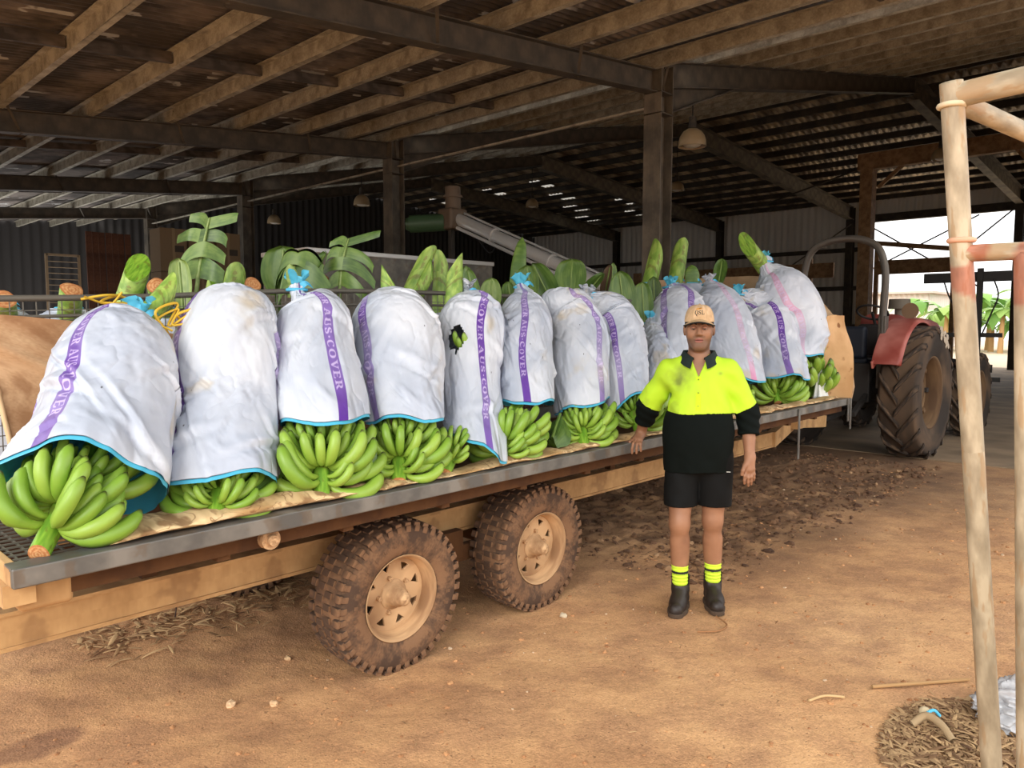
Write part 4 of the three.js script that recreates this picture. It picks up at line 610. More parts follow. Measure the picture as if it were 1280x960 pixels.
BLADES.forEach(([a, b, roll], i) => {
  const A = V(...a), B = V(b[0], b[1], b[2]), hw = b[3], d = B.clone().sub(A), z = d.clone().normalize(), x = V(0.69 * Math.cos(roll) - 0.72 * Math.sin(roll), 0, 0.72 * Math.cos(roll) + 0.69 * Math.sin(roll)); x.addScaledVector(z, -x.dot(z)).normalize(); const y = z.clone().cross(x), f = [], bk = [];
  const w = (s) => hw * (s < 0.5 ? 0.55 + 0.45 * Math.sin(s * Math.PI) : Math.pow(Math.max(0, 1 - ((s - 0.5) / 0.5) ** 2), i % 2 ? 0.5 : 0.36)) + 0.003;
  for (let s = 0; s <= 16; s++) { const t = s / 16, r1 = []; for (let k = 0; k <= 10; k++) { const u = k / 5 - 1; r1.push(A.clone().addScaledVector(d, t).addScaledVector(x, u * w(t)).addScaledVector(y, 0.28 * hw * (1 - u * u) + 0.25 * hw * t * t + 0.04 * hw * Math.sin(u * 9 + i))); } f.push(r1); }
  const t = thing('banana_leaf', bladeWhere[i], 'leaf', [0, 0, 0], 0, 'cut banana leaf pieces on the load');
  const bm = i === 8 ? std({ color: 0x5b4630, roughness: 0.7, side: THREE.DoubleSide }) : bladeMats[i % 3 === 0 ? 1 : i % 2 ? 0 : 1];
  mesh('blade', loft(f, false, false, (u, v) => [v, u]), i === 2 || i === 3 ? bladeMats[2] : bm, t);
  mesh('midrib', tube([0, 0.3, 0.6, 0.92].map((s) => A.clone().addScaledVector(d, s).addScaledVector(y, 0.28 * hw + 0.25 * hw * s * s)), 0.008, 6, 10), bladeMats[2], t);
});
// leaves crushed on the deck under the bags
[[1.45, -2.86, 0.5, 0.1, 'dark green leaf crushed on the deck between the first and second bunches'], [1.86, -2.86, 0.3, -0.4, 'dark green leaf end on the deck between the second and third bunches'], [3.33, -2.8, 0.16, 0.4, 'small leaf scrap on the deck below the sixth bag']].forEach(([x, z, L, turn, lab], i) => {
  const rows = []; for (let s = 0; s <= 14; s++) { const t = s / 14, r = []; for (let k = 0; k <= 8; k++) { const u = k / 4 - 1, w = 0.09 * Math.sin(Math.PI * (0.12 + 0.8 * t)); r.push(V(t * L, 0.1 + 0.12 * t - 0.07 * u * u + 0.012 * Math.sin(u * 8 + t * 9), u * w)); } rows.push(r); }
  const t = thing('banana_leaf', lab, 'leaf', [x - L / 2, dY(x) - 0.02, z], turn, 'crushed leaves on the deck'); mesh('blade', loft(rows, false, false, (u, v) => [v, u]), bladeMats[0], t); mesh('midrib', tube([V(0, 0.1, 0), V(L / 2, 0.165, 0), V(L * 0.95, 0.22, 0)], 0.01, 6), bladeMats[1], t);
});
// yellow twine
[['yellow twine tangled on the shoulder of the second bag', [[1.36, 1.66], [1.3, 1.75], [1.42, 1.79], [1.36, 1.69], [1.48, 1.76], [1.43, 1.66], [1.55, 1.78], [1.4, 1.74], [1.5, 1.7], [1.62, 1.82], [1.7, 1.84]], -3.4], ['yellow twine looped over the mesh rail near the left end', [[1.12, 1.81], [1.22, 1.83], [1.32, 1.82], [1.35, 1.77], [1.31, 1.7], [1.26, 1.64], [1.34, 1.78], [1.2, 1.8], [1.3, 1.84]], -3.74]].forEach(([lab, p, z], i) => {
  const t = thing('twine', lab, 'twine'); mesh('strand', tube(p.map(([x, y], k) => V(x, y, z + 0.03 * Math.sin(k * 2.2))), 0.006, 6, 120), std({ color: 0xe2b93a, roughness: 0.6 }), t);
  mesh('strand', tube(p.map(([x, y], k) => V(x + 0.02 * Math.sin(k * 3), y - 0.02 + 0.03 * Math.cos(k * 4), z + 0.02 + 0.03 * Math.cos(k * 1.7))), 0.005, 6, 120), std({ color: 0xe2b93a, roughness: 0.6 }), t);
});
// ---------- the man ----------
// smooth blends of tapered capsules, meshed by surface nets: each limb one continuous skin
function cap3(a, b, ra, rb, sz = 1) { // returns a distance function; sz squashes the section front to back
  const ax = a[0], ay = a[1], az = a[2], bx_ = b[0] - ax, by = b[1] - ay, bz = (b[2] - az) / sz, L2 = bx_ * bx_ + by * by + bz * bz || 1e-9;
  return (x, y, z) => { const px = x - ax, py = y - ay, pz = (z - az) / sz; let t = (px * bx_ + py * by + pz * bz) / L2; t = t < 0 ? 0 : t > 1 ? 1 : t; return (Math.hypot(px - bx_ * t, py - by * t, pz - bz * t) - (ra + (rb - ra) * t)) * (sz < 1 ? 0.5 + sz / 2 : 1); };
}
function ell(c, r) { return (x, y, z) => { const k = Math.hypot((x - c[0]) / r[0], (y - c[1]) / r[1], (z - c[2]) / r[2]); return (k - 1) * Math.min(r[0], r[1], r[2]); }; }
const smin = (a, b, k) => { const h = Math.max(k - Math.abs(a - b), 0) / k; return Math.min(a, b) - h * h * k * 0.25; };
const blend = (list, k) => (x, y, z) => { let d = 9; for (const f of list) d = smin(d, f(x, y, z), k); return d; };
function netMesh(f, lo, hi, h) {
  const n = [0, 1, 2].map((i) => Math.ceil((hi[i] - lo[i]) / h) + 1), [nx, ny, nz] = n, F = new Float32Array(nx * ny * nz), at = (i, j, k) => (k * ny + j) * nx + i;
  for (let k = 0; k < nz; k++) for (let j = 0; j < ny; j++) for (let i = 0; i < nx; i++) F[at(i, j, k)] = f(lo[0] + i * h, lo[1] + j * h, lo[2] + k * h);
  const id = new Int32Array(nx * ny * nz).fill(-1), pos = [], idx = [];
  for (let k = 0; k < nz - 1; k++) for (let j = 0; j < ny - 1; j++) for (let i = 0; i < nx - 1; i++) {
    let m = 0, sx = 0, sy = 0, sz = 0, c = 0; const v = []; for (let q = 0; q < 8; q++) { const d = F[at(i + (q & 1), j + ((q >> 1) & 1), k + (q >> 2))]; v.push(d); if (d < 0) m |= 1 << q; }
    if (m === 0 || m === 255) continue;
    for (const [p, q] of [[0, 1], [2, 3], [4, 5], [6, 7], [0, 2], [1, 3], [4, 6], [5, 7], [0, 4], [1, 5], [2, 6], [3, 7]]) if ((v[p] < 0) !== (v[q] < 0)) { const t = v[p] / (v[p] - v[q]); sx += lerp(p & 1, q & 1, t); sy += lerp((p >> 1) & 1, (q >> 1) & 1, t); sz += lerp(p >> 2, q >> 2, t); c++; }
    id[at(i, j, k)] = pos.length / 3; pos.push(lo[0] + (i + sx / c) * h, lo[1] + (j + sy / c) * h, lo[2] + (k + sz / c) * h);
  }
  const quad = (a, b, c, d, flip) => { if (a < 0 || b < 0 || c < 0 || d < 0) return; flip ? idx.push(a, c, b, a, d, c) : idx.push(a, b, c, a, c, d); };
  for (let k = 1; k < nz - 1; k++) for (let j = 1; j < ny - 1; j++) for (let i = 1; i < nx - 1; i++) {
    const s = F[at(i, j, k)] < 0;
    if (s !== F[at(i + 1, j, k)] < 0) quad(id[at(i, j - 1, k - 1)], id[at(i, j, k - 1)], id[at(i, j, k)], id[at(i, j - 1, k)], !s);
    if (s !== F[at(i, j + 1, k)] < 0) quad(id[at(i - 1, j, k - 1)], id[at(i - 1, j, k)], id[at(i, j, k)], id[at(i, j, k - 1)], !s);
    if (s !== F[at(i, j, k + 1)] < 0) quad(id[at(i - 1, j - 1, k)], id[at(i, j - 1, k)], id[at(i, j, k)], id[at(i - 1, j, k)], !s);
  }
  const nor = [], e = h * 0.5; for (let i = 0; i < pos.length; i += 3) { const x = pos[i], y = pos[i + 1], z = pos[i + 2], g = V(f(x + e, y, z) - f(x - e, y, z), f(x, y + e, z) - f(x, y - e, z), f(x, y, z + e) - f(x, y, z - e)).normalize(); nor.push(g.x, g.y, g.z); }
  const g = new THREE.BufferGeometry(); g.setAttribute('position', new THREE.Float32BufferAttribute(pos, 3)); g.setAttribute('normal', new THREE.Float32BufferAttribute(nor, 3)); g.setAttribute('uv', new THREE.Float32BufferAttribute(pos.flatMap((_, i) => i % 3 === 2 ? [] : [pos[i]]), 2)); g.setIndex(idx); return g;
}
{
  // joints, metres; x to the right of the photograph, y up, z towards the camera
  const J = { hipA: [-0.095, 0.9, 0], hipB: [0.095, 0.9, 0], kneeA: [-0.103, 0.53, 0.045], kneeB: [0.086, 0.54, -0.03], ankA: [-0.094, 0.12, -0.01], ankB: [0.098, 0.12, -0.11],
    shA: [-0.172, 1.415, -0.015], shB: [0.162, 1.415, -0.015], elA: [-0.305, 1.2, -0.115], elB: [0.272, 1.19, -0.05], wrA: [-0.352, 1.025, -0.2], wrB: [0.284, 0.945, 0.02] };
  const head = [-0.012, 1.668, 0.012], H = (x, y, z) => [head[0] + x, head[1] + y, head[2] + z];
  const man = thing('person', 'man in beige cap, lime and black polo and black shorts resting one hand on trailer', 'person', [3.93, 0, -2.25], -Math.PI / 3);
  const skinM = std({ vertexColors: true, roughness: 0.55 });
  const sk = lin(164, 118, 88), skd = lin(128, 88, 64), stub = lin(78, 58, 48), lip = lin(152, 92, 80);
  // hand over the deck edge (A) and hanging hand (B); fingers as chains of knuckles
  const chain = (p, r) => { const o = []; for (let i = 0; i < p.length - 1; i++) o.push(cap3(p[i], p[i + 1], r * (1 - 0.08 * i), r * (1 - 0.08 * (i + 1)))); return o; };
  const fa = [ // wrist (-.352,1.025,-.2): palm on the deck, fingers bent down over the rail
    [[-0.392, 0.99, -0.145], [-0.412, 0.978, -0.118], [-0.42, 0.952, -0.104], [-0.422, 0.93, -0.104]],
    [[-0.378, 0.989, -0.132], [-0.39, 0.972, -0.1], [-0.395, 0.942, -0.086], [-0.396, 0.914, -0.088]],
    [[-0.361, 0.988, -0.125], [-0.366, 0.97, -0.092], [-0.368, 0.942, -0.08], [-0.368, 0.916, -0.082]],
    [[-0.345, 0.988, -0.126], [-0.345, 0.972, -0.098], [-0.344, 0.95, -0.086], [-0.342, 0.93, -0.086]]];
  const thA = [[-0.368, 0.998, -0.185], [-0.402, 0.985, -0.172], [-0.43, 0.978, -0.158], [-0.446, 0.972, -0.146]];
  const palmA = [cap3([-0.352, 1.02, -0.195], [-0.386, 0.992, -0.15], 0.024, 0.017), cap3([-0.352, 1.02, -0.195], [-0.368, 0.99, -0.135], 0.025, 0.017), cap3([-0.352, 1.02, -0.195], [-0.35, 0.99, -0.132], 0.024, 0.016)];
  const fb = [
    [[0.264, 0.868, 0.058], [0.257, 0.835, 0.07], [0.255, 0.81, 0.068], [0.256, 0.79, 0.06]],
    [[0.279, 0.862, 0.052], [0.276, 0.825, 0.062], [0.276, 0.797, 0.056], [0.278, 0.775, 0.045]],
    [[0.293, 0.864, 0.042], [0.294, 0.828, 0.05], [0.294, 0.802, 0.042], [0.295, 0.782, 0.03]],
    [[0.305, 0.87, 0.03], [0.308, 0.842, 0.035], [0.309, 0.82, 0.028], [0.308, 0.804, 0.018]]];
  const thB = [[0.276, 0.922, 0.045], [0.255, 0.895, 0.07], [0.244, 0.868, 0.082], [0.24, 0.845, 0.08]];
  const palmB = [cap3([0.284, 0.935, 0.025], [0.266, 0.872, 0.055], 0.024, 0.017), cap3([0.285, 0.935, 0.025], [0.281, 0.868, 0.05], 0.025, 0.018), cap3([0.286, 0.935, 0.02], [0.3, 0.874, 0.036], 0.022, 0.015)];
  const hand = (palm, f, th, w, el) => { const p = blend([...palm, cap3(w, el, 0.027, 0.038), cap3(th[0], th[1], 0.017, 0.0125)], 0.02), q = [...f.map((c) => blend(chain(c, 0.0095), 0.006)), blend(chain(th.slice(1), 0.0115), 0.006)]; return (x, y, z) => { let d = p(x, y, z); for (const k of q) d = smin(d, k(x, y, z), 0.008); return d; }; };
  const mid = (a, b, t) => a.map((v, i) => lerp(v, b[i], t));
  const armA = [cap3(J.shA, J.elA, 0.056, 0.045), cap3(J.elA, J.wrA, 0.046, 0.03)], armB = [cap3(J.shB, J.elB, 0.056, 0.045), cap3(J.elB, J.wrB, 0.046, 0.03)];
  const legA = [cap3(J.hipA, J.kneeA, 0.092, 0.058), cap3(J.kneeA, J.ankA, 0.054, 0.036), cap3([-0.1, 0.42, 0.005], [-0.098, 0.3, -0.005], 0.056, 0.05), ell([-0.103, 0.545, 0.075], [0.036, 0.045, 0.03])];
  const legB = [cap3(J.hipB, J.kneeB, 0.092, 0.058), cap3(J.kneeB, J.ankB, 0.054, 0.036), cap3([0.089, 0.42, -0.075], [0.093, 0.3, -0.095], 0.056, 0.05), ell([0.086, 0.555, 0.002], [0.036, 0.045, 0.03])];
  const torso = [cap3([-0.008, 0.95, 0], [-0.006, 1.1, 0.015], 0.15, 0.155, 0.7), cap3([-0.008, 1.1, 0.015], [-0.008, 1.28, 0.01], 0.155, 0.152, 0.68), cap3(J.shA, J.shB, 0.058, 0.058), cap3([-0.1, 1.425, -0.015], [-0.02, 1.475, -0.02], 0.05, 0.05), cap3([0.09, 1.425, -0.015], [0.0, 1.475, -0.02], 0.05, 0.05)];
  const neck = cap3(H(0, -0.06, -0.02), [-0.01, 1.45, -0.02], 0.057, 0.064);
  const body = blend([blend(torso, 0.08), neck, blend(armA, 0.03), blend(armB, 0.03), blend(legA, 0.03), blend(legB, 0.03)], 0.03);
  // head
  const skull = blend([ell(H(0, 0.03, -0.012), [0.076, 0.1, 0.094]), ell(H(0, -0.03, 0.022), [0.066, 0.075, 0.066]), ell(H(0, -0.068, 0.028), [0.052, 0.045, 0.056]), cap3(H(-0.014, -0.1, 0.066), H(0.014, -0.1, 0.066), 0.02, 0.02), cap3(H(-0.045, -0.02, 0.052), H(0.045, -0.02, 0.052), 0.026, 0.026)], 0.03);
  const brow = cap3(H(-0.034, 0.028, 0.079), H(0.034, 0.028, 0.079), 0.011, 0.011), nose = blend([cap3(H(0, 0.018, 0.088), H(0, -0.022, 0.107), 0.008, 0.0125), ell(H(-0.012, -0.026, 0.096), [0.008, 0.008, 0.01]), ell(H(0.012, -0.026, 0.096), [0.008, 0.008, 0.01])], 0.01);
  const lips = blend([cap3(H(-0.02, -0.055, 0.08), H(0.02, -0.055, 0.08), 0.006, 0.006), cap3(H(0, -0.053, 0.086), H(0, -0.053, 0.086), 0.008, 0.008), cap3(H(-0.016, -0.067, 0.083), H(0.016, -0.067, 0.083), 0.0075, 0.0075)], 0.006);
  const ears = [ell(H(-0.08, -0.004, -0.01), [0.011, 0.032, 0.02]), ell(H(0.08, -0.004, -0.01), [0.011, 0.032, 0.02])], eyes = [ell(H(-0.031, 0.008, 0.0775), [0.0135, 0.012, 0.0135]), ell(H(0.031, 0.008, 0.0775), [0.0135, 0.012, 0.0135])], socket = [ell(H(-0.032, 0.008, 0.1), [0.021, 0.014, 0.02]), ell(H(0.032, 0.008, 0.1), [0.021, 0.014, 0.02])];
  const headF = (x, y, z) => { let d = smin(skull(x, y, z), brow(x, y, z), 0.015); for (const s of socket) d = -smin(-d, s(x, y, z), 0.01); d = smin(d, nose(x, y, z), 0.012); d = smin(d, lips(x, y, z), 0.006); const m = Math.hypot(0, (y - head[1] + 0.0605) / 0.0022, (z - head[2] - 0.09) / 0.012) - 1; if (Math.abs(x - head[0]) < 0.022) d = Math.max(d, -m * 0.002); for (const e of eyes) d = smin(d, e(x, y, z), 0.003); for (const e of ears) d = smin(d, e(x, y, z), 0.008); return smin(d, neck(x, y, z), 0.03); };
  const tint = (g) => paint(g, (x, y, z) => {
    const hx = x - head[0], hy = y - head[1], hz = z - head[2]; let c = mixc(sk, skd, clamp(0.35 + 0.8 * fbm(x * 14, y * 14, z * 14, 3), 0, 1));
    if (hy > -0.16) {
      const jaw = smoothstep(-hy, 0.03, 0.065) * smoothstep(hz, -0.03, 0.02) * (1 - smoothstep(-hy, 0.115, 0.15)), mo = Math.exp(-(((hy + 0.042) / 0.009) ** 2)) * smoothstep(hz, 0.06, 0.075) * (1 - smoothstep(Math.abs(hx), 0.03, 0.04)), side = smoothstep(Math.abs(hx), 0.058, 0.068) * smoothstep(-hy, -0.02, 0.02) * smoothstep(hz, -0.02, 0.0);
      c = mixc(c, stub, 0.62 * Math.max(jaw, mo, side * 0.7));
      const lp = smoothstep(-Math.hypot(hx / 0.026, (hy + 0.061) / 0.014), -1, -0.7) * smoothstep(hz, 0.07, 0.08); c = mixc(c, lip, lp);
      const ey = Math.min(Math.hypot((Math.abs(hx) - 0.031) / 0.017, (hy - 0.007) / 0.011), 2); c = mixc(c, lin(110, 70, 52), 0.6 * (1 - smoothstep(ey, 0.8, 1.3)) * smoothstep(hz, 0.06, 0.07));
    }
    return c; });
  const bodyG = netMesh(body, [-0.45, 0.06, -0.26], [0.42, 1.6, 0.2], 0.011);
  const headG = netMesh(headF, H(-0.11, -0.17, -0.13), H(0.11, 0.15, 0.14), 0.0036);
  const hA = netMesh(hand(palmA, fa, thA, J.wrA, mid(J.wrA, J.elA, 0.4)), [-0.475, 0.89, -0.25], [-0.29, 1.13, -0.05], 0.003), hB = netMesh(hand(palmB, fb, thB, J.wrB, mid(J.wrB, J.elB, 0.4)), [0.215, 0.75, -0.05], [0.345, 1.07, 0.12], 0.003);
  mesh('body', tint(merge([bodyG, headG, hA, hB])), skinM, man);
  for (const s of [-1, 1]) { // eyes and eyebrows
    const e = new THREE.SphereGeometry(0.0122, 20, 16); e.rotateX(Math.PI / 2); e.translate(...H(s * 0.031, 0.008, 0.0795)); const eye = mesh('eye', paint(e, (x, y, z) => { const d = Math.hypot(x - head[0] - s * 0.031, y - head[1] - 0.008); return z < head[2] + 0.08 ? [0.3, 0.25, 0.22] : d < 0.0024 ? [0.01, 0.01, 0.01] : d < 0.0068 ? [0.05, 0.025, 0.012] : [0.2, 0.17, 0.155]; }), std({ vertexColors: true, roughness: 0.2 }), man);
    const lid = new THREE.SphereGeometry(0.0134, 20, 10, 0, 6.3, 0, 1.38); lid.rotateX(0.25); lid.translate(...H(s * 0.031, 0.008, 0.079)); mesh('eyelid', lid, std({ color: 0xa8745a, roughness: 0.6 }), man);
    mesh('eyebrow', tube([V(...H(s * 0.014, 0.03, 0.094)), V(...H(s * 0.032, 0.036, 0.092)), V(...H(s * 0.05, 0.029, 0.08))], 0.0042, 6, 10), std({ color: 0x1e1613, roughness: 0.9 }), man);
  }
  mesh('hair', netMesh((x, y, z) => Math.max(skull(x, y, z) - 0.006, -(y - head[1] - 0.0 - 0.9 * Math.max(0, z - head[2] - 0.0)), z - head[2] - 0.05, y - head[1] - 0.07), H(-0.1, -0.03, -0.13), H(0.1, 0.09, 0.07), 0.005), std({ color: 0x1a1512, roughness: 0.85 }), man);
  // clothes
  const fold = (x, y, z, a) => a * fbm(x * 9, y * 7, z * 9, 3);
  const shirtT = blend([...torso, cap3([-0.01, 0.82, 0], [-0.008, 1.0, 0.005], 0.168, 0.16, 0.7)], 0.08), slA = cap3(J.shA, mid(J.shA, J.elA, 1.0), 0.058, 0.062), slB = cap3(J.shB, mid(J.shB, J.elB, 1.0), 0.058, 0.062);
  const shirt = (x, y, z) => { const n = fold(x, y, z, 0.017) + 0.004 * Math.sin(y * 60 + x * 40) * Math.exp(-(((Math.abs(x) - 0.17) / 0.06) ** 2)); return smin(smin(shirtT(x, y, z), slA(x, y, z), 0.04), slB(x, y, z), 0.04) - 0.014 + n; };
  const alongA = (x, y, z) => ((x - J.shA[0]) * (J.elA[0] - J.shA[0]) + (y - J.shA[1]) * (J.elA[1] - J.shA[1]) + (z - J.shA[2]) * (J.elA[2] - J.shA[2])) / 0.28, alongB = (x, y, z) => ((x - J.shB[0]) * (J.elB[0] - J.shB[0]) + (y - J.shB[1]) * (J.elB[1] - J.shB[1]) + (z - J.shB[2]) * (J.elB[2] - J.shB[2])) / 0.26;
  const limit = (x, y, z) => Math.max(x < -0.185 ? Math.max(alongA(x, y, z) - 0.232, x > -0.212 ? 1.187 - y : -1) : x > 0.18 ? Math.max(alongB(x, y, z) - 0.215, x < 0.2 ? 1.187 - y : -1) : 1.187 + 0.004 * Math.sin(x * 20) - y, -1);
  const vneck = (x, y, z) => z < 0.0 ? Math.max(y - 1.505, 0) * 0.7 - 0.0 - (y > 1.505 ? 0 : 0.2) : Math.min((y - 1.4) * 0.42 - Math.abs(x + 0.01), 0.03);
  const lime = std({ vertexColors: true, roughness: 0.75}), black = new THREE.MeshPhysicalMaterial({ color: 0x0a100e, roughness: 0.85, specularIntensity: 0.25 });
  const shirtGp = new THREE.Group(); shirtGp.name = 'shirt'; man.add(shirtGp);
  const yoke = netMesh((x, y, z) => Math.max(shirt(x, y, z), limit(x, y, z), y > 1.38 ? vneck(x, y, z) : -1, neck(x, y, z) < 0.004 && y > 1.45 ? 0.004 - neck(x, y, z) : -1), [-0.46, 1.14, -0.24], [0.4, 1.56, 0.2], 0.0075);
  mesh('lime_yoke', paint(yoke, (x, y, z) => {
    const l = lin(190, 230, 44), d1 = Math.exp(-(((x + 0.115) / 0.075) ** 2) - (((y - 1.39) / 0.075) ** 2)) * (0.65 + 0.8 * fbm(x * 25, y * 22, 3, 4)), d2 = 0.5 * smoothstep(fbm(x * 12, y * 9, z * 9 + 4, 4), 0.2, 0.45) * smoothstep(-x, -0.05, 0.15), d3 = Math.exp(-(((x - 0.11) / 0.012) ** 2) - (((y - 1.42) / 0.01) ** 2)) * 0.6;
    return mixc(l, lin(110, 122, 50), clamp(Math.max(d1, d2 * 0.6, d3), 0, 0.85)); }), lime, shirtGp);
  mesh('black_panel', netMesh((x, y, z) => Math.max(Math.abs(x) > 0.26 ? 1 : Math.min(shirtT(x, y, z), 9) - 0.0135 + fold(x, y, z, 0.012), y - 1.192 - 0.004 * Math.sin(x * 20), 0.842 + 0.006 * Math.sin(x * 15 + 1) - y), [-0.26, 0.82, -0.2], [0.26, 1.21, 0.21], 0.0085), black, shirtGp);
  const sleeve = (al, a0, a1, sh, el, wr) => { const f = blend([cap3(sh, el, 0.06, 0.058), cap3(el, wr, 0.058, 0.043)], 0.03); return (x, y, z) => Math.max(f(x, y, z) - 0.006 + fold(x, y, z, 0.012) + 0.003 * Math.sin(y * 110 + x * 60), a0 - al(x, y, z), ((x - el[0]) * (wr[0] - el[0]) + (y - el[1]) * (wr[1] - el[1]) + (z - el[2]) * (wr[2] - el[2])) / Math.hypot(wr[0] - el[0], wr[1] - el[1], wr[2] - el[2]) - a1); };
  mesh('under_sleeve', netMesh(sleeve(alongA, 0.21, 0.118, J.shA, J.elA, J.wrA), [-0.43, 1.02, -0.25], [-0.2, 1.32, 0.02], 0.0065), black, man);
  mesh('under_sleeve', netMesh(sleeve(alongB, 0.195, 0.135, J.shB, J.elB, J.wrB), [0.17, 1.02, -0.14], [0.38, 1.32, 0.09], 0.0065), black, man);
  { // collar: a folded band open at the front
    const rows = [[], [], [], []]; for (let i = 0; i <= 40; i++) { const q = lerp(0.36, 2 * Math.PI - 0.36, i / 40), fr = Math.cos(q) > 0 ? Math.pow(Math.cos(q), 2) : 0, s = Math.sin(q), c = Math.cos(q); const P = (r, y, zz = 0) => V(-0.01 + r * s, y, -0.018 + r * c * 1.02 + zz); rows[0].push(P(0.072, 1.49 - 0.03 * fr)); rows[1].push(P(0.08, 1.547 - 0.045 * fr)); rows[2].push(P(0.09, 1.547 - 0.047 * fr)); rows[3].push(P(0.118 + 0.014 * fr, 1.49 - 0.05 * fr, 0.02 * fr)); }
    mesh('collar', loft(rows, false, false), std({ color: 0x12211d, roughness: 0.8, side: THREE.DoubleSide }), shirtGp);
    const zS = (y) => { let z = 0.2; while (z > 0 && shirt(-0.01, y, z) > 0) z -= 0.002; return z; }; const b = new THREE.SphereGeometry(0.0048, 10, 8); b.scale(1, 1, 0.5);
    mesh('placket', [bar(V(-0.01, 1.4, zS(1.4) + 0.001), V(-0.01, 1.3, zS(1.3) + 0.001), 0.028, 0.004), bar(V(-0.01, 1.3, zS(1.3) + 0.001), V(-0.01, 1.21, zS(1.21) + 0.001), 0.028, 0.004)], std({ color: new THREE.Color(...lin(198, 238, 24)), roughness: 0.75 }), shirtGp);
    for (const y of [1.385, 1.31, 1.235]) mesh('button', b.clone().translate(-0.01, y, zS(y) + 0.004), std({ color: 0x8a9a20, roughness: 0.4 }), shirtGp);
    mesh('hem_label', [bx(0.022, 0.003, 0.002, 0.165, 0.862, 0.112)], std({ color: 0xd8d8d0 }), shirtGp);
  }
  const shA2 = cap3([-0.09, 0.93, 0], [-0.104, 0.55, 0.04], 0.105, 0.093, 0.9), shB2 = cap3([0.09, 0.93, 0], [0.1, 0.55, -0.015], 0.105, 0.093, 0.9), pel = cap3([-0.05, 0.92, 0], [0.05, 0.92, 0], 0.125, 0.125, 0.8);
  mesh('shorts', netMesh((x, y, z) => Math.max(Math.min(smin(shA2(x, y, z), pel(x, y, z), 0.03), smin(shB2(x, y, z), pel(x, y, z), 0.03)) + fold(x * 0.8, y, z, 0.014), 0.638 + 0.01 * x - y, y - 1.0), [-0.23, 0.62, -0.18], [0.23, 1.0, 0.18], 0.008), new THREE.MeshPhysicalMaterial({ color: 0x0a0b0b, roughness: 0.75, specularIntensity: 0.4 }), man);
  for (const [ank, knee, toe] of [[J.ankA, J.kneeA, [-0.118, 0.035, 0.175]], [J.ankB, J.kneeB, [0.125, 0.035, 0.072]]]) {
    const top = mid(ank, knee, 0.34), sock = cap3(ank, top, 0.043, 0.049), so = netMesh((x, y, z) => Math.max(sock(x, y, z) + 0.002 * Math.sin(y * 300), y - 0.272, 0.15 - y), [ank[0] - 0.08, 0.14, ank[2] - 0.08], [ank[0] + 0.08, 0.29, ank[2] + 0.1], 0.005);
    mesh('sock', paint(so, (x, y) => Math.abs(y - 0.232) < 0.008 ? [0.01, 0.01, 0.012] : lin(206, 240, 60)), std({ vertexColors: true, roughness: 0.9 }), man);
    const d = V(toe[0] - ank[0], 0, toe[2] - ank[2]).normalize(), at2 = (s, y) => [ank[0] + d.x * s, y, ank[2] + d.z * s];
    const bf = blend([cap3(at2(-0.012, 0.2), at2(-0.02, 0.07), 0.055, 0.047), cap3(at2(-0.05, 0.05), at2(0.08, 0.052), 0.041, 0.047), cap3(at2(0.07, 0.052), at2(0.15, 0.043), 0.047, 0.04), cap3(at2(0, 0.12), at2(0.09, 0.066), 0.045, 0.036)], 0.03);
    const boot = new THREE.Group(); boot.name = 'boot'; man.add(boot);
    const lo = [ank[0] - 0.11, -0.01, ank[2] - 0.13], hi = [ank[0] + 0.13, 0.24, ank[2] + 0.24];
    mesh('upper', netMesh((x, y, z) => Math.max(bf(x, y, z) + fold(x * 2, y * 2, z * 2, 0.006), y - 0.212 - 0.012 * Math.sin((z - ank[2]) * 50), 0.024 - y, -Math.max(cap3(ank, top, 0.047, 0.05)(x, y, z), 0.15 - y)), lo, hi, 0.005), std({ color: 0x2a211c, roughness: 0.55, bumpMap: bumpFine, bumpScale: 0.003 }), boot);
    mesh('sole', netMesh((x, y, z) => Math.max(bf(x, Math.max(y, 0.045), z) - 0.005, y - 0.028, 0.002 - y), lo, [hi[0], 0.05, hi[2]], 0.005), std({ color: 0x4a3a2c, roughness: 0.9 }), boot);
  }
  // cap
  const capG = new THREE.Group(); capG.name = 'cap'; man.add(capG);
  const c = document.createElement('canvas'); c.width = 1024; c.height = 256; const g = c.getContext('2d');
  { const im = g.createImageData(1024, 256); for (let i = 0; i < 1024 * 256; i++) { const n = fbm((i % 1024) / 40, Math.floor(i / 1024) / 40, 3, 3) * 26; im.data[i * 4] = 206 + n; im.data[i * 4 + 1] = 172 + n; im.data[i * 4 + 2] = 132 + n; im.data[i * 4 + 3] = 255; } g.putImageData(im, 0, 0); }
  g.strokeStyle = 'rgba(150,120,88,0.8)'; g.lineWidth = 2; for (let k = 0; k < 6; k++) { g.beginPath(); g.moveTo(256 + (k - 0.5) * 1024 / 6, 0); g.lineTo(256 + (k - 0.5) * 1024 / 6, 256); g.stroke(); }
  g.fillStyle = '#c98a2a'; g.beginPath(); g.ellipse(250, 118, 46, 9, -0.16, 0, 7); g.fill(); g.fillStyle = '#8c5a1e'; g.beginPath(); g.ellipse(266, 112, 22, 6, -0.3, 0, 7); g.fill();
  g.fillStyle = '#1d1a16'; g.font = 'bold 66px serif'; g.textAlign = 'center'; g.textBaseline = 'middle'; g.save(); g.translate(256, 164); g.scale(0.88, 1); g.fillText('QSL', 0, 0); g.restore();
  const ct = new THREE.CanvasTexture(c); ct.colorSpace = THREE.SRGBColorSpace; ct.magFilter = THREE.LinearFilter; ct.wrapS = THREE.RepeatWrapping;
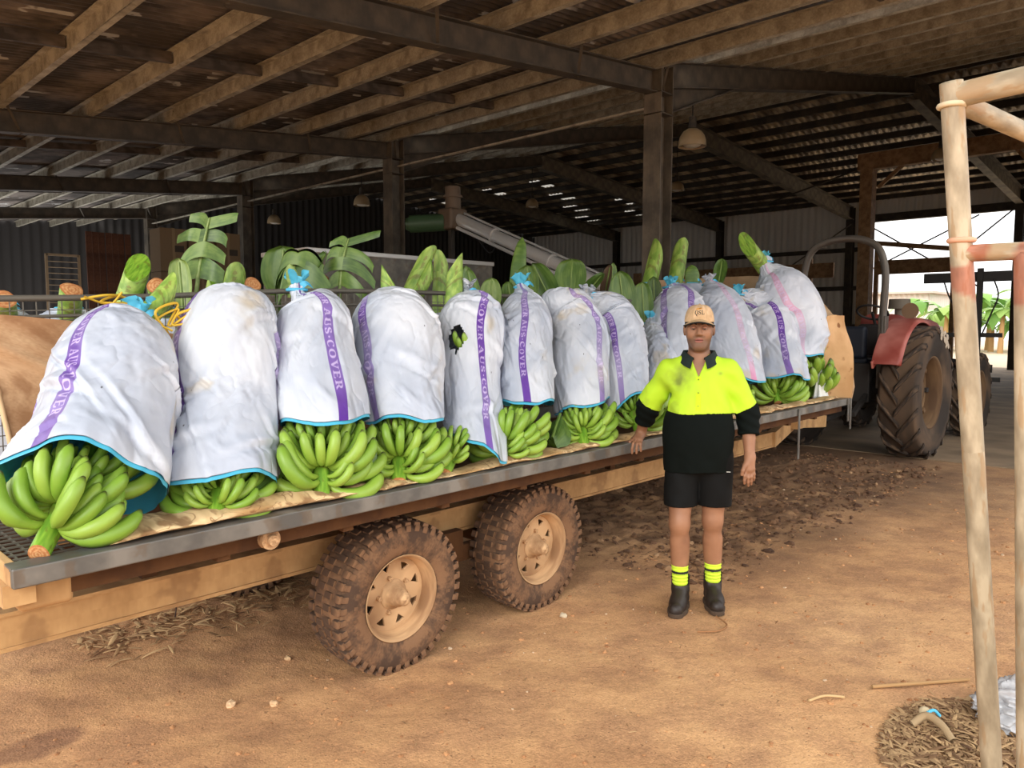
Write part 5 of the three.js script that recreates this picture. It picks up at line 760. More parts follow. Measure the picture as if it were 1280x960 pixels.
  const dr = []; for (let i = 0; i <= 24; i++) { const e = i / 24 * Math.PI / 2, row = []; for (let k = 0; k < 48; k++) { const q = Math.PI / 2 - (k / 48 * 2 * Math.PI - Math.PI / 2), f = Math.pow(Math.cos(e), 0.62); row.push(V(head[0] + 0.084 * f * Math.cos(q), head[1] + 0.044 + 0.1 * Math.sin(e) - 0.0 * f, head[2] - 0.012 + 0.104 * f * Math.sin(q) + 0.012 * Math.sin(e) * Math.max(0, Math.sin(q)))); } dr.push(row); }
  mesh('crown', loft(dr, true, false), std({ map: ct, roughness: 0.85, side: THREE.DoubleSide }), capG);
  const br = (dy, e) => { const R = []; for (let i = 0; i <= 10; i++) { const t = i / 10, row = []; for (let k = 0; k <= 28; k++) { const q = lerp(0.22, Math.PI - 0.22, k / 28), w = Math.sin((k / 28) * Math.PI), r = 1 + t * (0.12 + 0.62 * Math.pow(w, 0.7)) * (1 + e); const x = 0.084 * Math.cos(q) * (1 + t * 0.06), z = 0.102 * Math.sin(q) * r; row.push(V(head[0] + x, head[1] + 0.057 - 0.016 * t * w - 4.6 * x * x + dy, head[2] - 0.012 + z)); } R.push(row); } return R; };
  const bm = std({ color: 0xcaa97f, roughness: 0.85, side: THREE.DoubleSide });
  mesh('brim', loft(br(0.003, 0), false, false), bm, capG); mesh('brim_underside', loft(br(-0.003, 0), false, false), std({ color: 0x1d1b19, roughness: 0.9, side: THREE.DoubleSide }), capG);
  const ed = br(0, 0)[10]; mesh('brim_edge', tube(ed.filter((_, i) => i % 2 === 0), 0.0042, 6, 40), std({ color: 0x1c1a18, roughness: 0.9 }), capG);
  const top = new THREE.SphereGeometry(0.007, 10, 8); top.translate(head[0], head[1] + 0.143, head[2] - 0.012); mesh('button', top, bm, capG);
}
const HOP = [5.1, 8.3, 2.62];
// ---------- tractor ----------
{
  const P = [10.5, 0, -3.7], t = thing('tractor', 'faded red tractor with big lugged tyres and a roll bar, hitched ahead of the trailer', 'tractor', P);
  const rub = std({ map: tex(256, 256, (u, v) => mixc([46, 38, 32], [104, 82, 62], clamp(0.42 + fbm(u * 6, v * 6, 5, 4, 6) * 1.3, 0, 1))), roughness: 0.9 }), red = std({ map: tex(256, 256, (u, v) => mixc([150, 70, 60], [196, 124, 112], clamp(0.4 + fbm(u * 5, v * 5, 9, 4, 5) * 1.4, 0, 1))), roughness: 0.5 }), dark = std({ color: 0x2a2725, roughness: 0.7 }), rimM = std({ map: M.dustyRim.map, color: 0x8f8a84, roughness: 0.9, side: THREE.DoubleSide });
  const wheel = (name, x, z, R, w, lugs, rr, f) => {
    const g = new THREE.Group(); g.name = name; g.position.set(x, R, z); t.add(g); if (f < 0) g.rotation.y = Math.PI;
    const pr = [[rr, w * 0.3], [rr + 0.03, w * 0.42], [rr + (R - rr) * 0.45, w * 0.5], [R - 0.07, w * 0.47], [R - 0.045, w * 0.38], [R - 0.035, 0]], pts = [...pr.map(([r, q]) => new THREE.Vector2(r, q)), ...pr.slice(0, -1).reverse().map(([r, q]) => new THREE.Vector2(r, -q))];
    const ty = new THREE.LatheGeometry(pts, 64); ty.rotateX(Math.PI / 2); mesh('tyre', ty, rub, g);
    const mk = (s) => { const rows = [], n = 7; for (let i = 0; i <= n; i++) { const u = i / n, zz = s * lerp(-0.02, w * 0.5, u), a = lerp(0.0, 0.42, u) , r0 = R - 0.055 - (u > 0.85 ? 0.05 * (u - 0.85) / 0.15 : 0), r1 = R - 0.002 - (u > 0.85 ? 0.05 * (u - 0.85) / 0.15 : 0), wd = 0.036 / R + 0.012; rows.push([[r0, -wd], [r1, -wd * 0.72], [r1, wd * 0.72], [r0, wd]].map(([r, d]) => V(r * Math.sin(a + d), r * Math.cos(a + d), zz))); } return loft(rows, true, true); };
    const lg = [mk(1), mk(-1)]; for (let i = 0; i < lugs; i++) for (const s of [0, 1]) mesh('tread_lug', lg[s], rub, g).rotation.z = (i + s * 0.5) / lugs * 2 * Math.PI;
    const ri = new THREE.LatheGeometry([[rr + 0.012, w * 0.36], [rr + 0.02, w * 0.4], [rr - 0.005, w * 0.38], [rr - 0.03, w * 0.26], [rr - 0.045, w * 0.05], [rr - 0.02, -w * 0.3]].map(([r, q]) => new THREE.Vector2(r, q)), 48); ri.rotateX(Math.PI / 2); mesh('rim', ri, rimM, g);
    const di = new THREE.LatheGeometry([[rr - 0.04, 0.0], [rr * 0.72, -0.04], [rr * 0.4, -0.02], [rr * 0.36, 0.05], [0.0001, 0.06]].map(([r, q]) => new THREE.Vector2(r, q)), 40); di.rotateX(Math.PI / 2); mesh('wheel_disc', di, rimM, g);
    for (let i = 0; i < 8; i++) { const q = i / 8 * 6.283; mesh('rim_lug', bx(0.06, 0.09, 0.05, 0, rr - 0.06, 0.01, 0.008), i % 3 ? rimM : dark, g).rotation.z = q; }
  };
  wheel('rear_wheel', 0, 0.77, 0.84, 0.46, 17, 0.44, 1); wheel('rear_wheel', 0, -0.77, 0.84, 0.46, 17, 0.44, -1);
  wheel('front_wheel', 2.5, 0.82, 0.64, 0.32, 15, 0.35, 1); wheel('front_wheel', 2.5, -0.82, 0.64, 0.32, 15, 0.35, -1);
  const mud = new THREE.Group(); // dried pale mud on the near rear tyre
  { const R = rng(4), o = []; for (let i = 0; i < 26; i++) { const a = 0.1 + 0.6 * R(), r = 0.66 + 0.15 * R(), s = new THREE.IcosahedronGeometry(0.02 + 0.03 * R(), 1); s.scale(1.2, 1, 0.22); s.translate(r * Math.sin(a), 0.84 + r * Math.cos(a), 0.77 + 0.234 - (r > 0.74 ? 0.014 : 0)); o.push(s); } tag(mesh('dried_mud', o, std({ color: 0xb9ab98, roughness: 1 }), t), null, null, null, 'stuff'); }
  for (const s of [1, -1]) { const rows = []; for (let i = 0; i <= 16; i++) { const a = lerp(-1.15, 0.75, i / 16), r = 0.92; rows.push([[r, s * 0.5], [r + 0.012, s * 0.49], [r + 0.015, s * 0.78], [r - 0.03, s * 0.82], [r - 0.05, s * 0.8], [r, s * 0.76]].map(([q, z]) => V(q * Math.sin(a), 0.84 + q * Math.cos(a), z))); } mesh('fender', [loft(rows, true, true).toNonIndexed(), ...(s > 0 ? [bar(V(-0.85, 1.2, 0.5), V(0.25, 1.72, 0.5), 0.03, 0.1, 0.01)] : [])], red, t); const pl = new THREE.Shape(); pl.absarc(0, 0, 0.91, 0.8, 2.7); const pg = new THREE.ExtrudeGeometry(pl, { depth: 0.012, bevelEnabled: false }); pg.translate(0, 0.84, s * 0.49); mesh('fender_side', pg, red, t); }
  mesh('axle_housing', [cyl(V(0, 0.84, -0.7), V(0, 0.84, 0.7), 0.14, 0.14, 20), bx(1.2, 0.55, 0.46, 0.25, 0.88, 0, 0.06), bx(1.9, 0.42, 0.4, 1.6, 0.85, 0, 0.06), bx(0.16, 0.16, 1.4, 2.5, 0.62, 0, 0.03)], dark, t);
  mesh('hitch', [bar(V(-0.4, 0.55, 0), V(-1.25, 0.5, 0), 0.08, 0.05), bar(V(-0.3, 0.85, 0.3), V(-1.0, 0.6, 0.35), 0.05, 0.06), bar(V(-0.3, 0.85, -0.3), V(-1.0, 0.6, -0.35), 0.05, 0.06), bar(V(-0.3, 1.1, 0), V(-0.75, 0.85, 0), 0.05, 0.05), bx(0.1, 0.5, 0.7, -0.42, 0.95, 0, 0.02)], dark, t);
  { const rows = []; for (let i = 0; i <= 12; i++) { const u = i / 12, x = lerp(0.95, 3.05, u), w = 0.31 - 0.05 * u * u, top = 1.84 - 0.08 * u - (u > 0.93 ? 0.05 : 0); rows.push([[-w, 1.05], [-w, 1.5], [-w * 0.85, top - 0.05], [-w * 0.5, top], [w * 0.5, top], [w * 0.85, top - 0.05], [w, 1.5], [w, 1.05]].map(([z, y]) => V(x, y, z))); } mesh('bonnet', loft(rows, true, true), red, t); mesh('grille', [bx(0.03, 0.5, 0.44, 3.06, 1.32, 0)], dark, t); }
  mesh('dashboard', [bx(0.35, 0.5, 0.46, 0.85, 1.45, 0, 0.05)], dark, t);
  { const st2 = new THREE.TorusGeometry(0.2, 0.016, 8, 28); st2.rotateX(Math.PI / 2); st2.rotateZ(-0.5); st2.translate(0.6, 1.86, 0); mesh('steering_wheel', [st2.toNonIndexed(), cyl(V(0.6, 1.86, 0), V(0.8, 1.6, 0), 0.02)], dark, t); }
  mesh('seat', [bx(0.46, 0.12, 0.48, -0.02, 1.22, 0, 0.05), bx(0.12, 0.42, 0.46, -0.25, 1.46, 0, 0.05), cyl(V(0, 1.0, 0), V(0, 1.2, 0), 0.06)], std({ color: 0x1f2633, roughness: 0.6 }), t);
  mesh('roll_bar', [tube([V(-0.52, 1.0, 0.5), V(-0.52, 1.8, 0.5), V(-0.52, 2.4, 0.5), V(-0.52, 2.66, 0.4), V(-0.52, 2.76, 0.2), V(-0.52, 2.78, 0), V(-0.52, 2.76, -0.2), V(-0.52, 2.66, -0.4), V(-0.52, 2.4, -0.5), V(-0.52, 1.8, -0.5), V(-0.52, 1.0, -0.5)], 0.045, 12, 90), bx(0.12, 0.9, 0.09, -0.5, 1.35, 0.5, 0.01), bx(0.12, 0.9, 0.09, -0.5, 1.35, -0.5, 0.01)], std({ map: galvTex, color: 0xa39c94, roughness: 0.5, metalness: 0.2 }), t);
  mesh('air_cleaner', [cyl(V(1.35, 1.65, 0.12), V(1.35, 1.92, 0.12), 0.06), cyl(V(1.35, 1.92, 0.12), V(1.35, 2.06, 0.12), 0.15, 0.14, 24)], std({ color: 0x6f6658, roughness: 0.7 }), t);
  mesh('mirror', [cyl(V(0.82, 1.88, 0.42), V(0.86, 1.88, 0.42), 0.11, 0.1, 24), cyl(V(0.84, 1.6, 0.3), V(0.84, 1.85, 0.42), 0.012)], std({ color: 0x8a6c50, roughness: 0.6 }), t);
  mesh('front_loader', [bar(V(1.3, 1.2, 0.5), V(5.2, 0.9, 0.5), 0.09, 0.14), bar(V(1.3, 1.2, -0.5), V(5.2, 0.9, -0.5), 0.09, 0.14), bx(0.08, 2.3, 0.09, 5.25, 1.55, 0.28), bx(0.08, 2.3, 0.09, 5.25, 1.55, 0.08), bx(0.1, 0.18, 2.0, 5.3, 2.55, 0.35), bx(0.06, 0.08, 0.9, 5.3, 1.5, 0.2), bx(0.06, 0.08, 0.9, 5.3, 0.7, 0.2), tube([V(5.2, 2.5, 0.5), V(5.1, 2.2, 0.6), V(5.15, 1.9, 0.5), V(5.2, 1.5, 0.35)], 0.014, 6), tube([V(5.2, 2.5, -0.3), V(5.1, 2.15, -0.15), V(5.15, 1.9, 0.0)], 0.014, 6)], dark, t);
}
// ---------- pipe frame in front, at the right ----------
{
  const t = thing('pipe_frame', 'galvanised pipe frame with worn salmon paint at its joints, close on the right', 'pipe frame');
  const C = [V(2.29, 2.3, -0.58), V(2.59, 0, -0.436), V(2.34, 1.89, -0.553), V(2.33, 1.885, -0.405), V(2.477, 0, -0.34)];
  const pm = std({ vertexColors: true, map: tex(256, 512, (u, v) => { const n = fbm(u * 5, v * 10, 7, 5, 0), s = smoothstep(fbm(u * 9, v * 12, 3, 4, 0), 0.18, 0.4); return mixc(mixc([150, 138, 118], [196, 184, 162], clamp(0.5 + n * 1.3, 0, 1)), [168, 138, 104], s * 0.6); }), bumpMap: bumpFine, bumpScale: 0.001, roughness: 0.6 });
  const pipe = (name, a, b, r, pinks) => { const L = a.distanceTo(b), rows = [], n = Math.ceil(L / 0.01), d = b.clone().sub(a).normalize(), x = Math.abs(d.y) > 0.9 ? V(1, 0, 0) : V(0, 1, 0); x.addScaledVector(d, -x.dot(d)).normalize(); const y = d.clone().cross(x);
    for (let i = 0; i <= n; i++) rows.push(Array.from({ length: 24 }, (_, k) => { const q = k / 24 * 6.283; return a.clone().lerp(b, i / n).addScaledVector(x, r * Math.cos(q)).addScaledVector(y, r * Math.sin(q)); }));
    const g = loft(rows, true, true, (u, v) => [u, v * L]); paint(g, (px, py, pz) => { let k = 0; for (const [c, w] of pinks) { const e = (V(px, py, pz).distanceTo(c) - w + 0.05 * fbm(px * 22, py * 22, pz * 22, 3)); k = Math.max(k, 1 - smoothstep(e, -0.008, 0.008)); } const lowG = lin(232, 228, 218); return mixc(mixc([1, 0.97, 0.9], lowG, smoothstep(-py, -1.6, -0.9)), lin(236, 150, 134), k * 0.8); }); return mesh(name, g, pm, t); };
  const d1 = V(2.37, 1.84, -0.54), d2 = V(2.34, 1.83, -0.4);
  pipe('leg', V(2.28, 2.335, -0.584), C[1], 0.028, [[d1, 0.075]]); pipe('leg', C[3], C[4], 0.029, [[d2, 0.075]]);
  pipe('top_rail', V(2.295, 2.3, -0.6), V(2.22, 2.34, 0.45), 0.032, []); pipe('top_rail', V(2.3, 2.285, -0.57), V(3.9, 2.24, -0.3), 0.026, []);
  pipe('middle_rail', C[2], V(2.235, 1.87, 0.445), 0.023, [[V(2.337, 1.89, -0.53), 0.035], [C[3], 0.03]]);
  pipe('leg', V(3.88, 2.26, -0.3), V(3.92, 0, -0.22), 0.028, []); pipe('leg', V(2.22, 2.32, 0.44), V(2.3, 0, 0.46), 0.028, []);
  const to = new THREE.TorusGeometry(0.029, 0.0075, 8, 24), w1 = to.clone(); w1.rotateX(Math.PI / 2); w1.translate(2.335, 1.925, -0.556); mesh('weld_collar', [w1.toNonIndexed()], std({ color: 0xd9a88a, roughness: 0.8 }), t);
  const w2 = to.clone(); w2.rotateX(Math.PI / 2); w2.translate(2.286, 2.275, -0.582); mesh('weld_collar', [w2.toNonIndexed()], std({ color: 0xd8c8a8, roughness: 0.8 }), t);
}
// ---------- lamps, conveyor, hopper, back of the shed ----------
{
  const shade = new THREE.LatheGeometry([[0.03, 0.3], [0.08, 0.29], [0.15, 0.245], [0.2, 0.17], [0.225, 0.08], [0.23, 0.0], [0.215, 0.0], [0.2, 0.09], [0.14, 0.2]].map(([r, y]) => new THREE.Vector2(r, y)), 32), sm = std({ color: 0x96805f, roughness: 0.5, side: THREE.DoubleSide }), lens = new THREE.SphereGeometry(0.16, 20, 10); lens.scale(1, 0.5, 1); lens.translate(0, 0.06, 0);
  [[12.6, 5.0, -17.9, 'left of the second column'], [13.4, 5.15, -24.2, 'deepest, right of the second column from the left'], [20.0, 5.8, -18.2, 'right of the conveyor motor'], [11.29, 4.62, -6.7, 'largest, right beside the nearest column'], [21.2, 5.9, -13.1, 'peeping past the nearest column'], [22.4, 6.0, -5.9, 'near the brown portal']].forEach(([x, y, z, w]) => {
    const l = thing('dome_lamp', 'unlit dome lamp hanging from the roof, ' + w, 'lamp', [x, y, z], 0);
    mesh('lamp_shade', shade, sm, l); mesh('lens', lens, std({ color: 0xcfc8b8, roughness: 0.3 }), l); mesh('gear_box', [cyl(V(0, 0.3, 0), V(0, 0.48, 0), 0.07, 0.06, 16)], M.steelDark, l); mesh('hanger', [cyl(V(0, 0.48, 0), V(0, mr(x) + 0.4 - y, 0), 0.012, 0.012, 6)], M.cable, l);
  });
  const a = V(8.87, 3.5, -9.8), b = V(9.06, 1.75, -5.5), d = b.clone().sub(a).normalize();
  const cv = thing('screw_conveyor', 'slanting white screw conveyor tube with a green motor, behind the load', 'conveyor');
  const whiteM = std({ color: 0xd3d2cd, roughness: 0.35, metalness: 0.2 });
  mesh('tube', [cyl(a, b, 0.1, 0.1, 24)], whiteM, cv); for (const s of [0.9, 2.2, 3.4]) { const p = a.clone().addScaledVector(d, s); mesh('flange', [cyl(p, p.clone().addScaledVector(d, 0.03), 0.125, 0.125, 24)], whiteM, cv); }
  mesh('side_rail', [cyl(a.clone().add(V(0.1, 0.12, 0)), b.clone().add(V(0.1, 0.12, 0)), 0.02, 0.02, 8), cyl(a.clone().add(V(-0.06, -0.16, 0.05)), b.clone().add(V(-0.06, -0.16, 0.05)), 0.03, 0.03, 8)], whiteM, cv);
  mesh('gear_box', [bx(0.4, 0.36, 0.36, 8.86, 3.5, -9.92, 0.05), cyl(V(8.86, 3.6, -9.9), V(8.85, 4.05, -9.9), 0.14, 0.13, 20), cyl(V(8.85, 3.86, -9.9), V(8.85, 3.9, -9.9), 0.17, 0.17, 20)], std({ color: 0x6d5c4a, roughness: 0.6 }), cv);
  mesh('motor', [cyl(V(8.75, 3.45, -10.0), V(8.35, 3.42, -10.45), 0.15, 0.15, 24), cyl(V(8.37, 3.42, -10.43), V(8.3, 3.42, -10.5), 0.13, 0.1, 24)], std({ color: 0x3f5a3c, roughness: 0.5 }), cv);
  mesh('support', [bar(V(8.86, 3.35, -9.95), V(8.86, 0, -9.95), 0.08, 0.08), bar(V(9.02, 2.1, -6.4), V(9.02, 0, -6.4), 0.06, 0.06)], M.steelDark, cv);
  mesh('cable', tube([V(8.95, 3.6, -9.8), V(9.02, 3.2, -9.5), V(9.06, 2.9, -9.2), V(9.02, 3.0, -9.0)], 0.014, 6), M.cable, cv);
  const hp = thing('steel_hopper', 'pale grey steel hopper with a white rim standing behind the wire mesh', 'hopper');
  const hm = std({ map: galvTex, color: 0xb9b4aa, roughness: 0.6 }); const X0 = HOP[0], X1 = HOP[1], yt = HOP[2], z0 = -8.4;
  mesh('panel', [bx(X1 - X0, yt - 0.5, 0.03, (X0 + X1) / 2, (yt + 0.5) / 2, z0), bx(X1 - X0, yt - 0.5, 0.03, (X0 + X1) / 2, (yt + 0.5) / 2, z0 - 1.1), bx(0.03, yt - 0.5, 1.1, X0, (yt + 0.5) / 2, z0 - 0.55), bx(0.03, yt - 0.5, 1.1, X1, (yt + 0.5) / 2, z0 - 0.55), bx(X1 - X0, 0.03, 1.1, (X0 + X1) / 2, 0.5, z0 - 0.55)], hm, hp);
  mesh('rim', [bar(V(X0 - 0.03, yt, z0), V(X1 + 0.03, yt, z0), 0.07, 0.06, 0.01), bar(V(X0 - 0.03, yt, z0 - 1.1), V(X1 + 0.03, yt, z0 - 1.1), 0.07, 0.06, 0.01), bar(V(X0, yt, z0), V(X0, yt, z0 - 1.1), 0.07, 0.06, 0.01), bar(V(X1, yt, z0), V(X1, yt, z0 - 1.1), 0.07, 0.06, 0.01)], whiteM, hp);
  for (const x of [X0 + 0.05, X1 - 0.05]) for (const z of [z0 - 0.05, z0 - 1.05]) mesh('leg', [bx(0.08, 0.5, 0.08, x, 0.25, z)], M.steelDark, hp);
  // dim stores at the back of the awning
  const bd = std({ map: purlinTex, color: 0x8a5c48, roughness: 0.9 }), ct = std({ color: 0x8a7458, roughness: 0.9 });
  for (let i = 0; i < 7; i++) { const o = thing('timber_board', ['leftmost', 'second', 'third', 'fourth', 'fifth', 'sixth', 'rightmost'][i] + ' of the dark reddish boards leaning at the back of the awning', 'board', [6.75 + i * 0.16, 0, -21.6 - 0.02 * (i % 3)], 0, 'reddish boards at the back of the awning'); const m2 = mesh('plank', [bx(0.145, 4.1, 0.04, 0, 2.05, 0)], bd, o); o.rotation.x = -0.03; }
  const lp = thing('louvre_panel', 'dark louvred panel in the gloom at the far left', 'panel', [6.6, 0, -23.4]); mesh('frame', [bx(0.06, 3.6, 0.06, -0.4, 1.8, 0), bx(0.06, 3.6, 0.06, 0.4, 1.8, 0), bx(0.8, 0.06, 0.06, 0, 3.58, 0), bx(0.8, 0.06, 0.06, 0, 2.0, 0)], ct, lp); for (let k = 0; k < 9; k++) mesh('slat', [bar(V(-0.38, 2.12 + k * 0.16, 0), V(0.38, 2.12 + k * 0.16, 0), 0.09, 0.015)], ct, lp);
  let n = 0; for (let r = 0; r < 4; r++) for (let k = 0; k < 3; k++) { const o = thing('carton', `brown carton in the stack between the two leftmost columns, ${['bottom', 'second', 'third', 'top'][r]} row, ${['left', 'middle', 'right'][k]}`, 'carton', [7.0 + k * 0.62, r * 0.95 + 0.0, -17.3], 0.02 * ((n++ % 3) - 1), 'cartons stacked at the back'); mesh('box', [bx(0.58, 0.94, 0.6, 0, 0.47, 0, 0.01)], ct, o); mesh('tape', [bx(0.06, 0.944, 0.604, 0, 0.472, 0)], std({ color: 0xa08a68 }), o); mesh('print', [bx(0.2, 0.14, 0.004, 0.12, 0.5, 0.302)], std({ color: 0x4a4238 }), o); }
}
// ---------- beyond the far door ----------
{
  const b = thing('building', 'pale ribbed shed outside the far doorway', 'building', [0, 0, 0]);
  mesh('wall', [vwall(58, 58, -28, -15.6, 0, 3.8, 0.35, 0.04)], std({ color: 0xd9cfc6, roughness: 0.8, side: THREE.DoubleSide }), b); mesh('side_wall', [vwall(58, 68, -15.6, -15.6, 0, 3.8, 0.35, 0.04)], std({ color: 0xcfc5ba, roughness: 0.8, side: THREE.DoubleSide }), b); mesh('roof', [bx(11, 0.16, 13, 63, 3.9, -21.8)], std({ color: 0xc8b2a6, roughness: 0.8 }), b);
  const green = [0x6c9a42, 0x86b050, 0xa4c468].map((c) => new THREE.MeshPhysicalMaterial({ color: c, transmission: 0.35, thickness: 0, roughness: 0.9, side: THREE.DoubleSide })), bark = std({ color: 0xb08a5c, roughness: 0.9 });
  const rn = rng(77), frond = (len, w, droop, up, k) => { const rows = []; for (let i = 0; i <= 8; i++) { const t = i / 8, x = len * t * Math.cos(up), y = len * t * Math.sin(up) - droop * t * t * len, ww = w * Math.sin(Math.PI * (0.1 + 0.88 * t)); rows.push([V(x, y - 0.12 * ww, -ww), V(x, y + 0.08 * ww, 0), V(x, y - 0.12 * ww, ww)]); } return loft(rows, false, false); };
  const fr = Array.from({ length: 6 }, (_, k) => frond(2.0 + 0.6 * rn(), 0.42 + 0.14 * rn(), 0.6 + 0.5 * rn(), 0.7 + 0.5 * rn(), k)), row = ['front row', 'second row', 'back row'];
  for (let r = 0; r < 3; r++) for (let k = 0; k < 6; k++) {
    const z = -15 + k * 1.5 + r * 0.6 + 0.4 * rn(), x = 52 + r * 3 + rn(), h = [2.9, 2.3, 2.7][r] + 0.6 * rn() - (k % 2) * 0.9, t = thing('banana_plant', `tall banana plant outside the far doorway, ${row[r]}, ${['first', 'second', 'third', 'fourth', 'fifth', 'sixth'][k]} from the pale shed`, 'banana plant', [x, 0, z], 0, 'banana plants outside the far doorway');
    mesh('trunk', [cyl(V(0, -0.1, 0), V(0.1, h, 0.05), 0.17, 0.1, 10)], bark, t);
    for (let i = 0; i < 13; i++) { const f = mesh('frond', fr[Math.floor(rn() * 6)], green[Math.floor(rn() * 3)], t); f.position.set(0.1, h - 0.15, 0.05); f.rotation.y = i / 13 * 12.566 + rn(); f.rotation.z = -0.5 + 0.75 * rn(); const s = 0.85 + 0.3 * rn(); f.scale.set(s, s, s); }
  }
}
// ---------- loose things on the ground ----------
{
  const R = rng(321), D = new THREE.Object3D(), put = (name, label, geo, mat, n, place, cols) => { const m = new THREE.InstancedMesh(geo, mat, n); for (let i = 0; i < n; i++) { const [x, z, s, lift = 0] = place(i); D.position.set(x, hG(x, z) + lift, z); D.rotation.set(0.5 * (R() - 0.5), R() * 6.28, 0.5 * (R() - 0.5)); D.scale.set(s * (0.7 + 0.6 * R()), s * (0.5 + 0.4 * R()), s * (0.7 + 0.6 * R())); D.updateMatrix(); m.setMatrixAt(i, D.matrix); m.setColorAt(i, new THREE.Color(...cols(R()))); } m.name = numbered(name); m.castShadow = m.receiveShadow = true; scene.add(m); tag(m, label, name === 'gravel' ? 'gravel' : 'litter', null, 'stuff'); };
  const peb = new THREE.IcosahedronGeometry(1, 1); { const p = peb.attributes.position; for (let i = 0; i < p.count; i++) { const k = 1 + 0.3 * noise(p.getX(i) * 2, p.getY(i) * 2, p.getZ(i) * 2 + 4); p.setXYZ(i, p.getX(i) * k, p.getY(i) * k, p.getZ(i) * k); } peb.computeVertexNormals(); }
  put('gravel', 'small stones and dirt clods scattered over the bare yard', peb, std({ roughness: 1 }), 2600, () => { const x = 0.5 + 9 * Math.pow(R(), 1.2), z = -3.6 + 3.5 * R(); return [x, z, 0.003 + 0.011 * Math.pow(R(), 4)]; }, (k) => k > 0.96 ? lin(204, 176, 144) : mixc(lin(150, 104, 68), lin(196, 146, 100), k));
  put('gravel', 'dark clods and mulch heaped beside the trailer and before the tractor', peb, std({ roughness: 1 }), 2600, () => { const x = 4.3 + 5.6 * R(), z = -2.5 - 3.2 * Math.pow(R(), 1.4) + 0.4 * (R() - 0.5); return [x, z, 0.01 + 0.024 * Math.pow(R(), 3)]; }, (k) => k > 0.95 ? lin(160, 126, 92) : mixc(lin(78, 54, 38), lin(128, 94, 66), k));
  const strip = (() => { const rows = []; for (let i = 0; i <= 5; i++) { const t = i / 5, w = 0.1 * Math.sin(Math.PI * (0.12 + 0.8 * t)); rows.push([V(t - 0.5, 0.1 * Math.sin(t * 3), -w), V(t - 0.5, 0.1 * Math.sin(t * 3) + 0.05, 0), V(t - 0.5, 0.1 * Math.sin(t * 3), w)]); } return loft(rows, false, false); })(), dry = std({ roughness: 0.95, side: THREE.DoubleSide }), tanC = (k) => mixc(lin(118, 82, 52), lin(206, 170, 122), k);
  put('litter', 'dry leaf shreds in a bank along the ground below the rear of the trailer', strip, dry, 620, () => { const x = 1.2 + 1.9 * R(), u = R() + R() + R() - 1.5; return [x, -4.32 + 0.34 * u, 0.05 + 0.1 * R() * R(), 0.008]; }, tanC);
  put('litter', 'heap of dry leaf litter at the foot of the pipe frame', strip, dry, 2100, () => { const a = R() * 6.283, r = 0.5 * Math.sqrt(R()); return [3.36 + r * Math.cos(a), -0.66 + r * Math.sin(a) * 0.66, 0.035 + 0.05 * R(), 0.006 + 0.03 * R() * (1 - r / 0.45)]; }, (k) => mixc(lin(108, 76, 50), lin(190, 156, 112), k));
  put('litter', 'brown leaf mulch spread on the ground behind the man', strip, dry, 900, () => { const x = 4.2 + 5 * R(), z = -2.7 - 1.6 * R() * R() - 0.6 * (R() - 0.5); return [x, z, 0.03 + 0.07 * R() * R(), 0.01]; }, (k) => mixc(lin(84, 58, 40), lin(146, 110, 78), k * k * k));
  put('litter', 'pale leaf flecks scattered over the open yard', strip, dry, 330, () => [1 + 7 * R(), -2.7 + 2.5 * R(), 0.018 + 0.04 * R() * R() * R(), 0.003], tanC);
  // single pieces one can point at
  const stick = (name, lab, pts, r, c) => { const t = thing(name, lab, 'stick'); mesh('stick', tube(pts.map(([x, z, l = 0.012]) => V(x, hG(x, z) + l, z)), r, 6, 24), std({ color: c, roughness: 0.9 }), t); };
  stick('stick', 'thin pale stick lying in the open dirt at the lower right', [[3.27, -1.3], [3.35, -1.26, 0.02], [3.42, -1.2]], 0.006, 0xc9a878);
  stick('stick', 'dry forked stem lying to the left of the pipe frame’s foot', [[3.6, -1.14], [3.75, -1.02, 0.02], [3.9, -0.93], [4.02, -0.84]], 0.009, 0xb08a5c);
  stick('stick', 'slender straw in front of the man’s boots', [[3.62, -2.06], [3.7, -1.98, 0.016], [3.82, -1.99], [3.9, -2.1]], 0.005, 0x9c6f48);
  stick('stick', 'dark upright twig below the trailer beam at the left', [[1.72, -4.35, 0.0], [1.73, -4.35, 0.06], [1.725, -4.35, 0.13]], 0.004, 0x3c2a20);
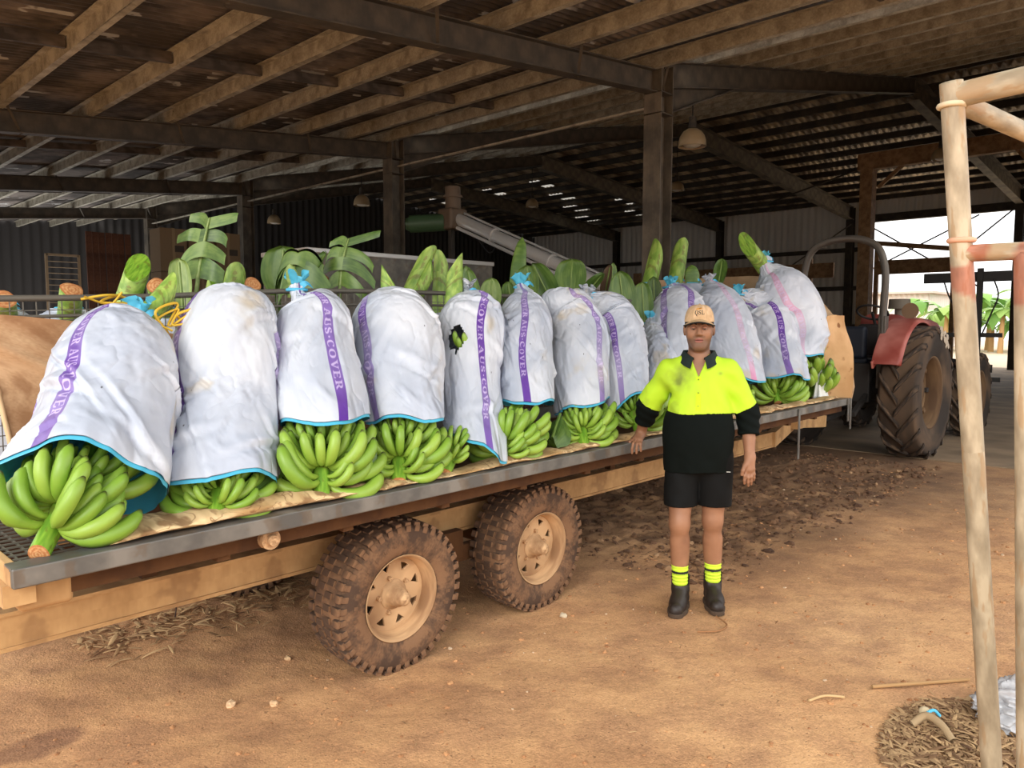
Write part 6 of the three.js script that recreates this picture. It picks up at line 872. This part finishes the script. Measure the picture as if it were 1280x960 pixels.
  const stone = (lab, x, z, s, c) => { const t = thing('stone', lab, 'stone'); const m = mesh('rock', peb, std({ color: c, roughness: 1 }), t); m.scale.set(s, s * 0.7, s * 0.85); m.rotation.y = x * 9; m.position.set(x, hG(x, z) + s * 0.35, z); };
  stone('pale angular stone in the dirt to the left of the near wheel', 1.49, -3.18, 0.024, 0xd8b48c); stone('small pale stone right of the angular one', 1.62, -3.03, 0.02, 0xd0aa80); stone('grey white stone beside the rear trailer wheel', 3.3, -2.75, 0.024, 0xc9b89c); stone('small round clod at the near wheel’s left', 1.9, -3.4, 0.02, 0xcaa67c);
  // crumpled clear plastic and a knotted rag in the litter
  const cr = new THREE.SphereGeometry(0.16, 90, 60); { const p = cr.attributes.position; for (let i = 0; i < p.count; i++) { const v = V(p.getX(i), p.getY(i), p.getZ(i)), d = v.clone().normalize(), k = 1 + 0.5 * (1 - 2 * Math.abs(fbm(d.x * 2.6, d.y * 2.6, d.z * 2.6 + 3, 4))) - 0.45; v.multiplyScalar(k * (1 + 0.75 * fbm(d.x * 1.1 + 4, d.y * 1.1, d.z * 1.1, 2))); p.setXYZ(i, v.x * 1.35, Math.max(v.y, -0.06) * 0.72, v.z * 0.95); } cr.computeVertexNormals(); }
  const pl = thing('plastic_bag', 'crumpled clear plastic behind the legs of the pipe frame', 'plastic', [3.77, 0.06, -0.61]); mesh('film', cr, new THREE.MeshPhysicalMaterial({ color: 0xdcdde0, roughness: 0.22, transmission: 0.45, thickness: 0, side: THREE.DoubleSide }), pl);
  const rag = thing('rag', 'knotted tan rag with a blue tie lying on the leaf litter', 'rag'); mesh('knot', new THREE.IcosahedronGeometry(0.024, 2).translate(3.46, 0.05, -0.88), std({ color: 0xcdbb98, roughness: 0.9 }), rag); mesh('cloth', [tube([V(3.36, 0.03, -0.9), V(3.4, 0.065, -0.86), V(3.38, 0.06, -0.8), V(3.33, 0.03, -0.74)], 0.016, 8)], std({ color: 0xa88f6c, roughness: 0.9 }), rag); mesh('tie', tube([V(3.4, 0.06, -0.87), V(3.43, 0.085, -0.84), V(3.45, 0.06, -0.82)], 0.007, 6), tieBlue, rag);
}
renderer.render(scene, camera);
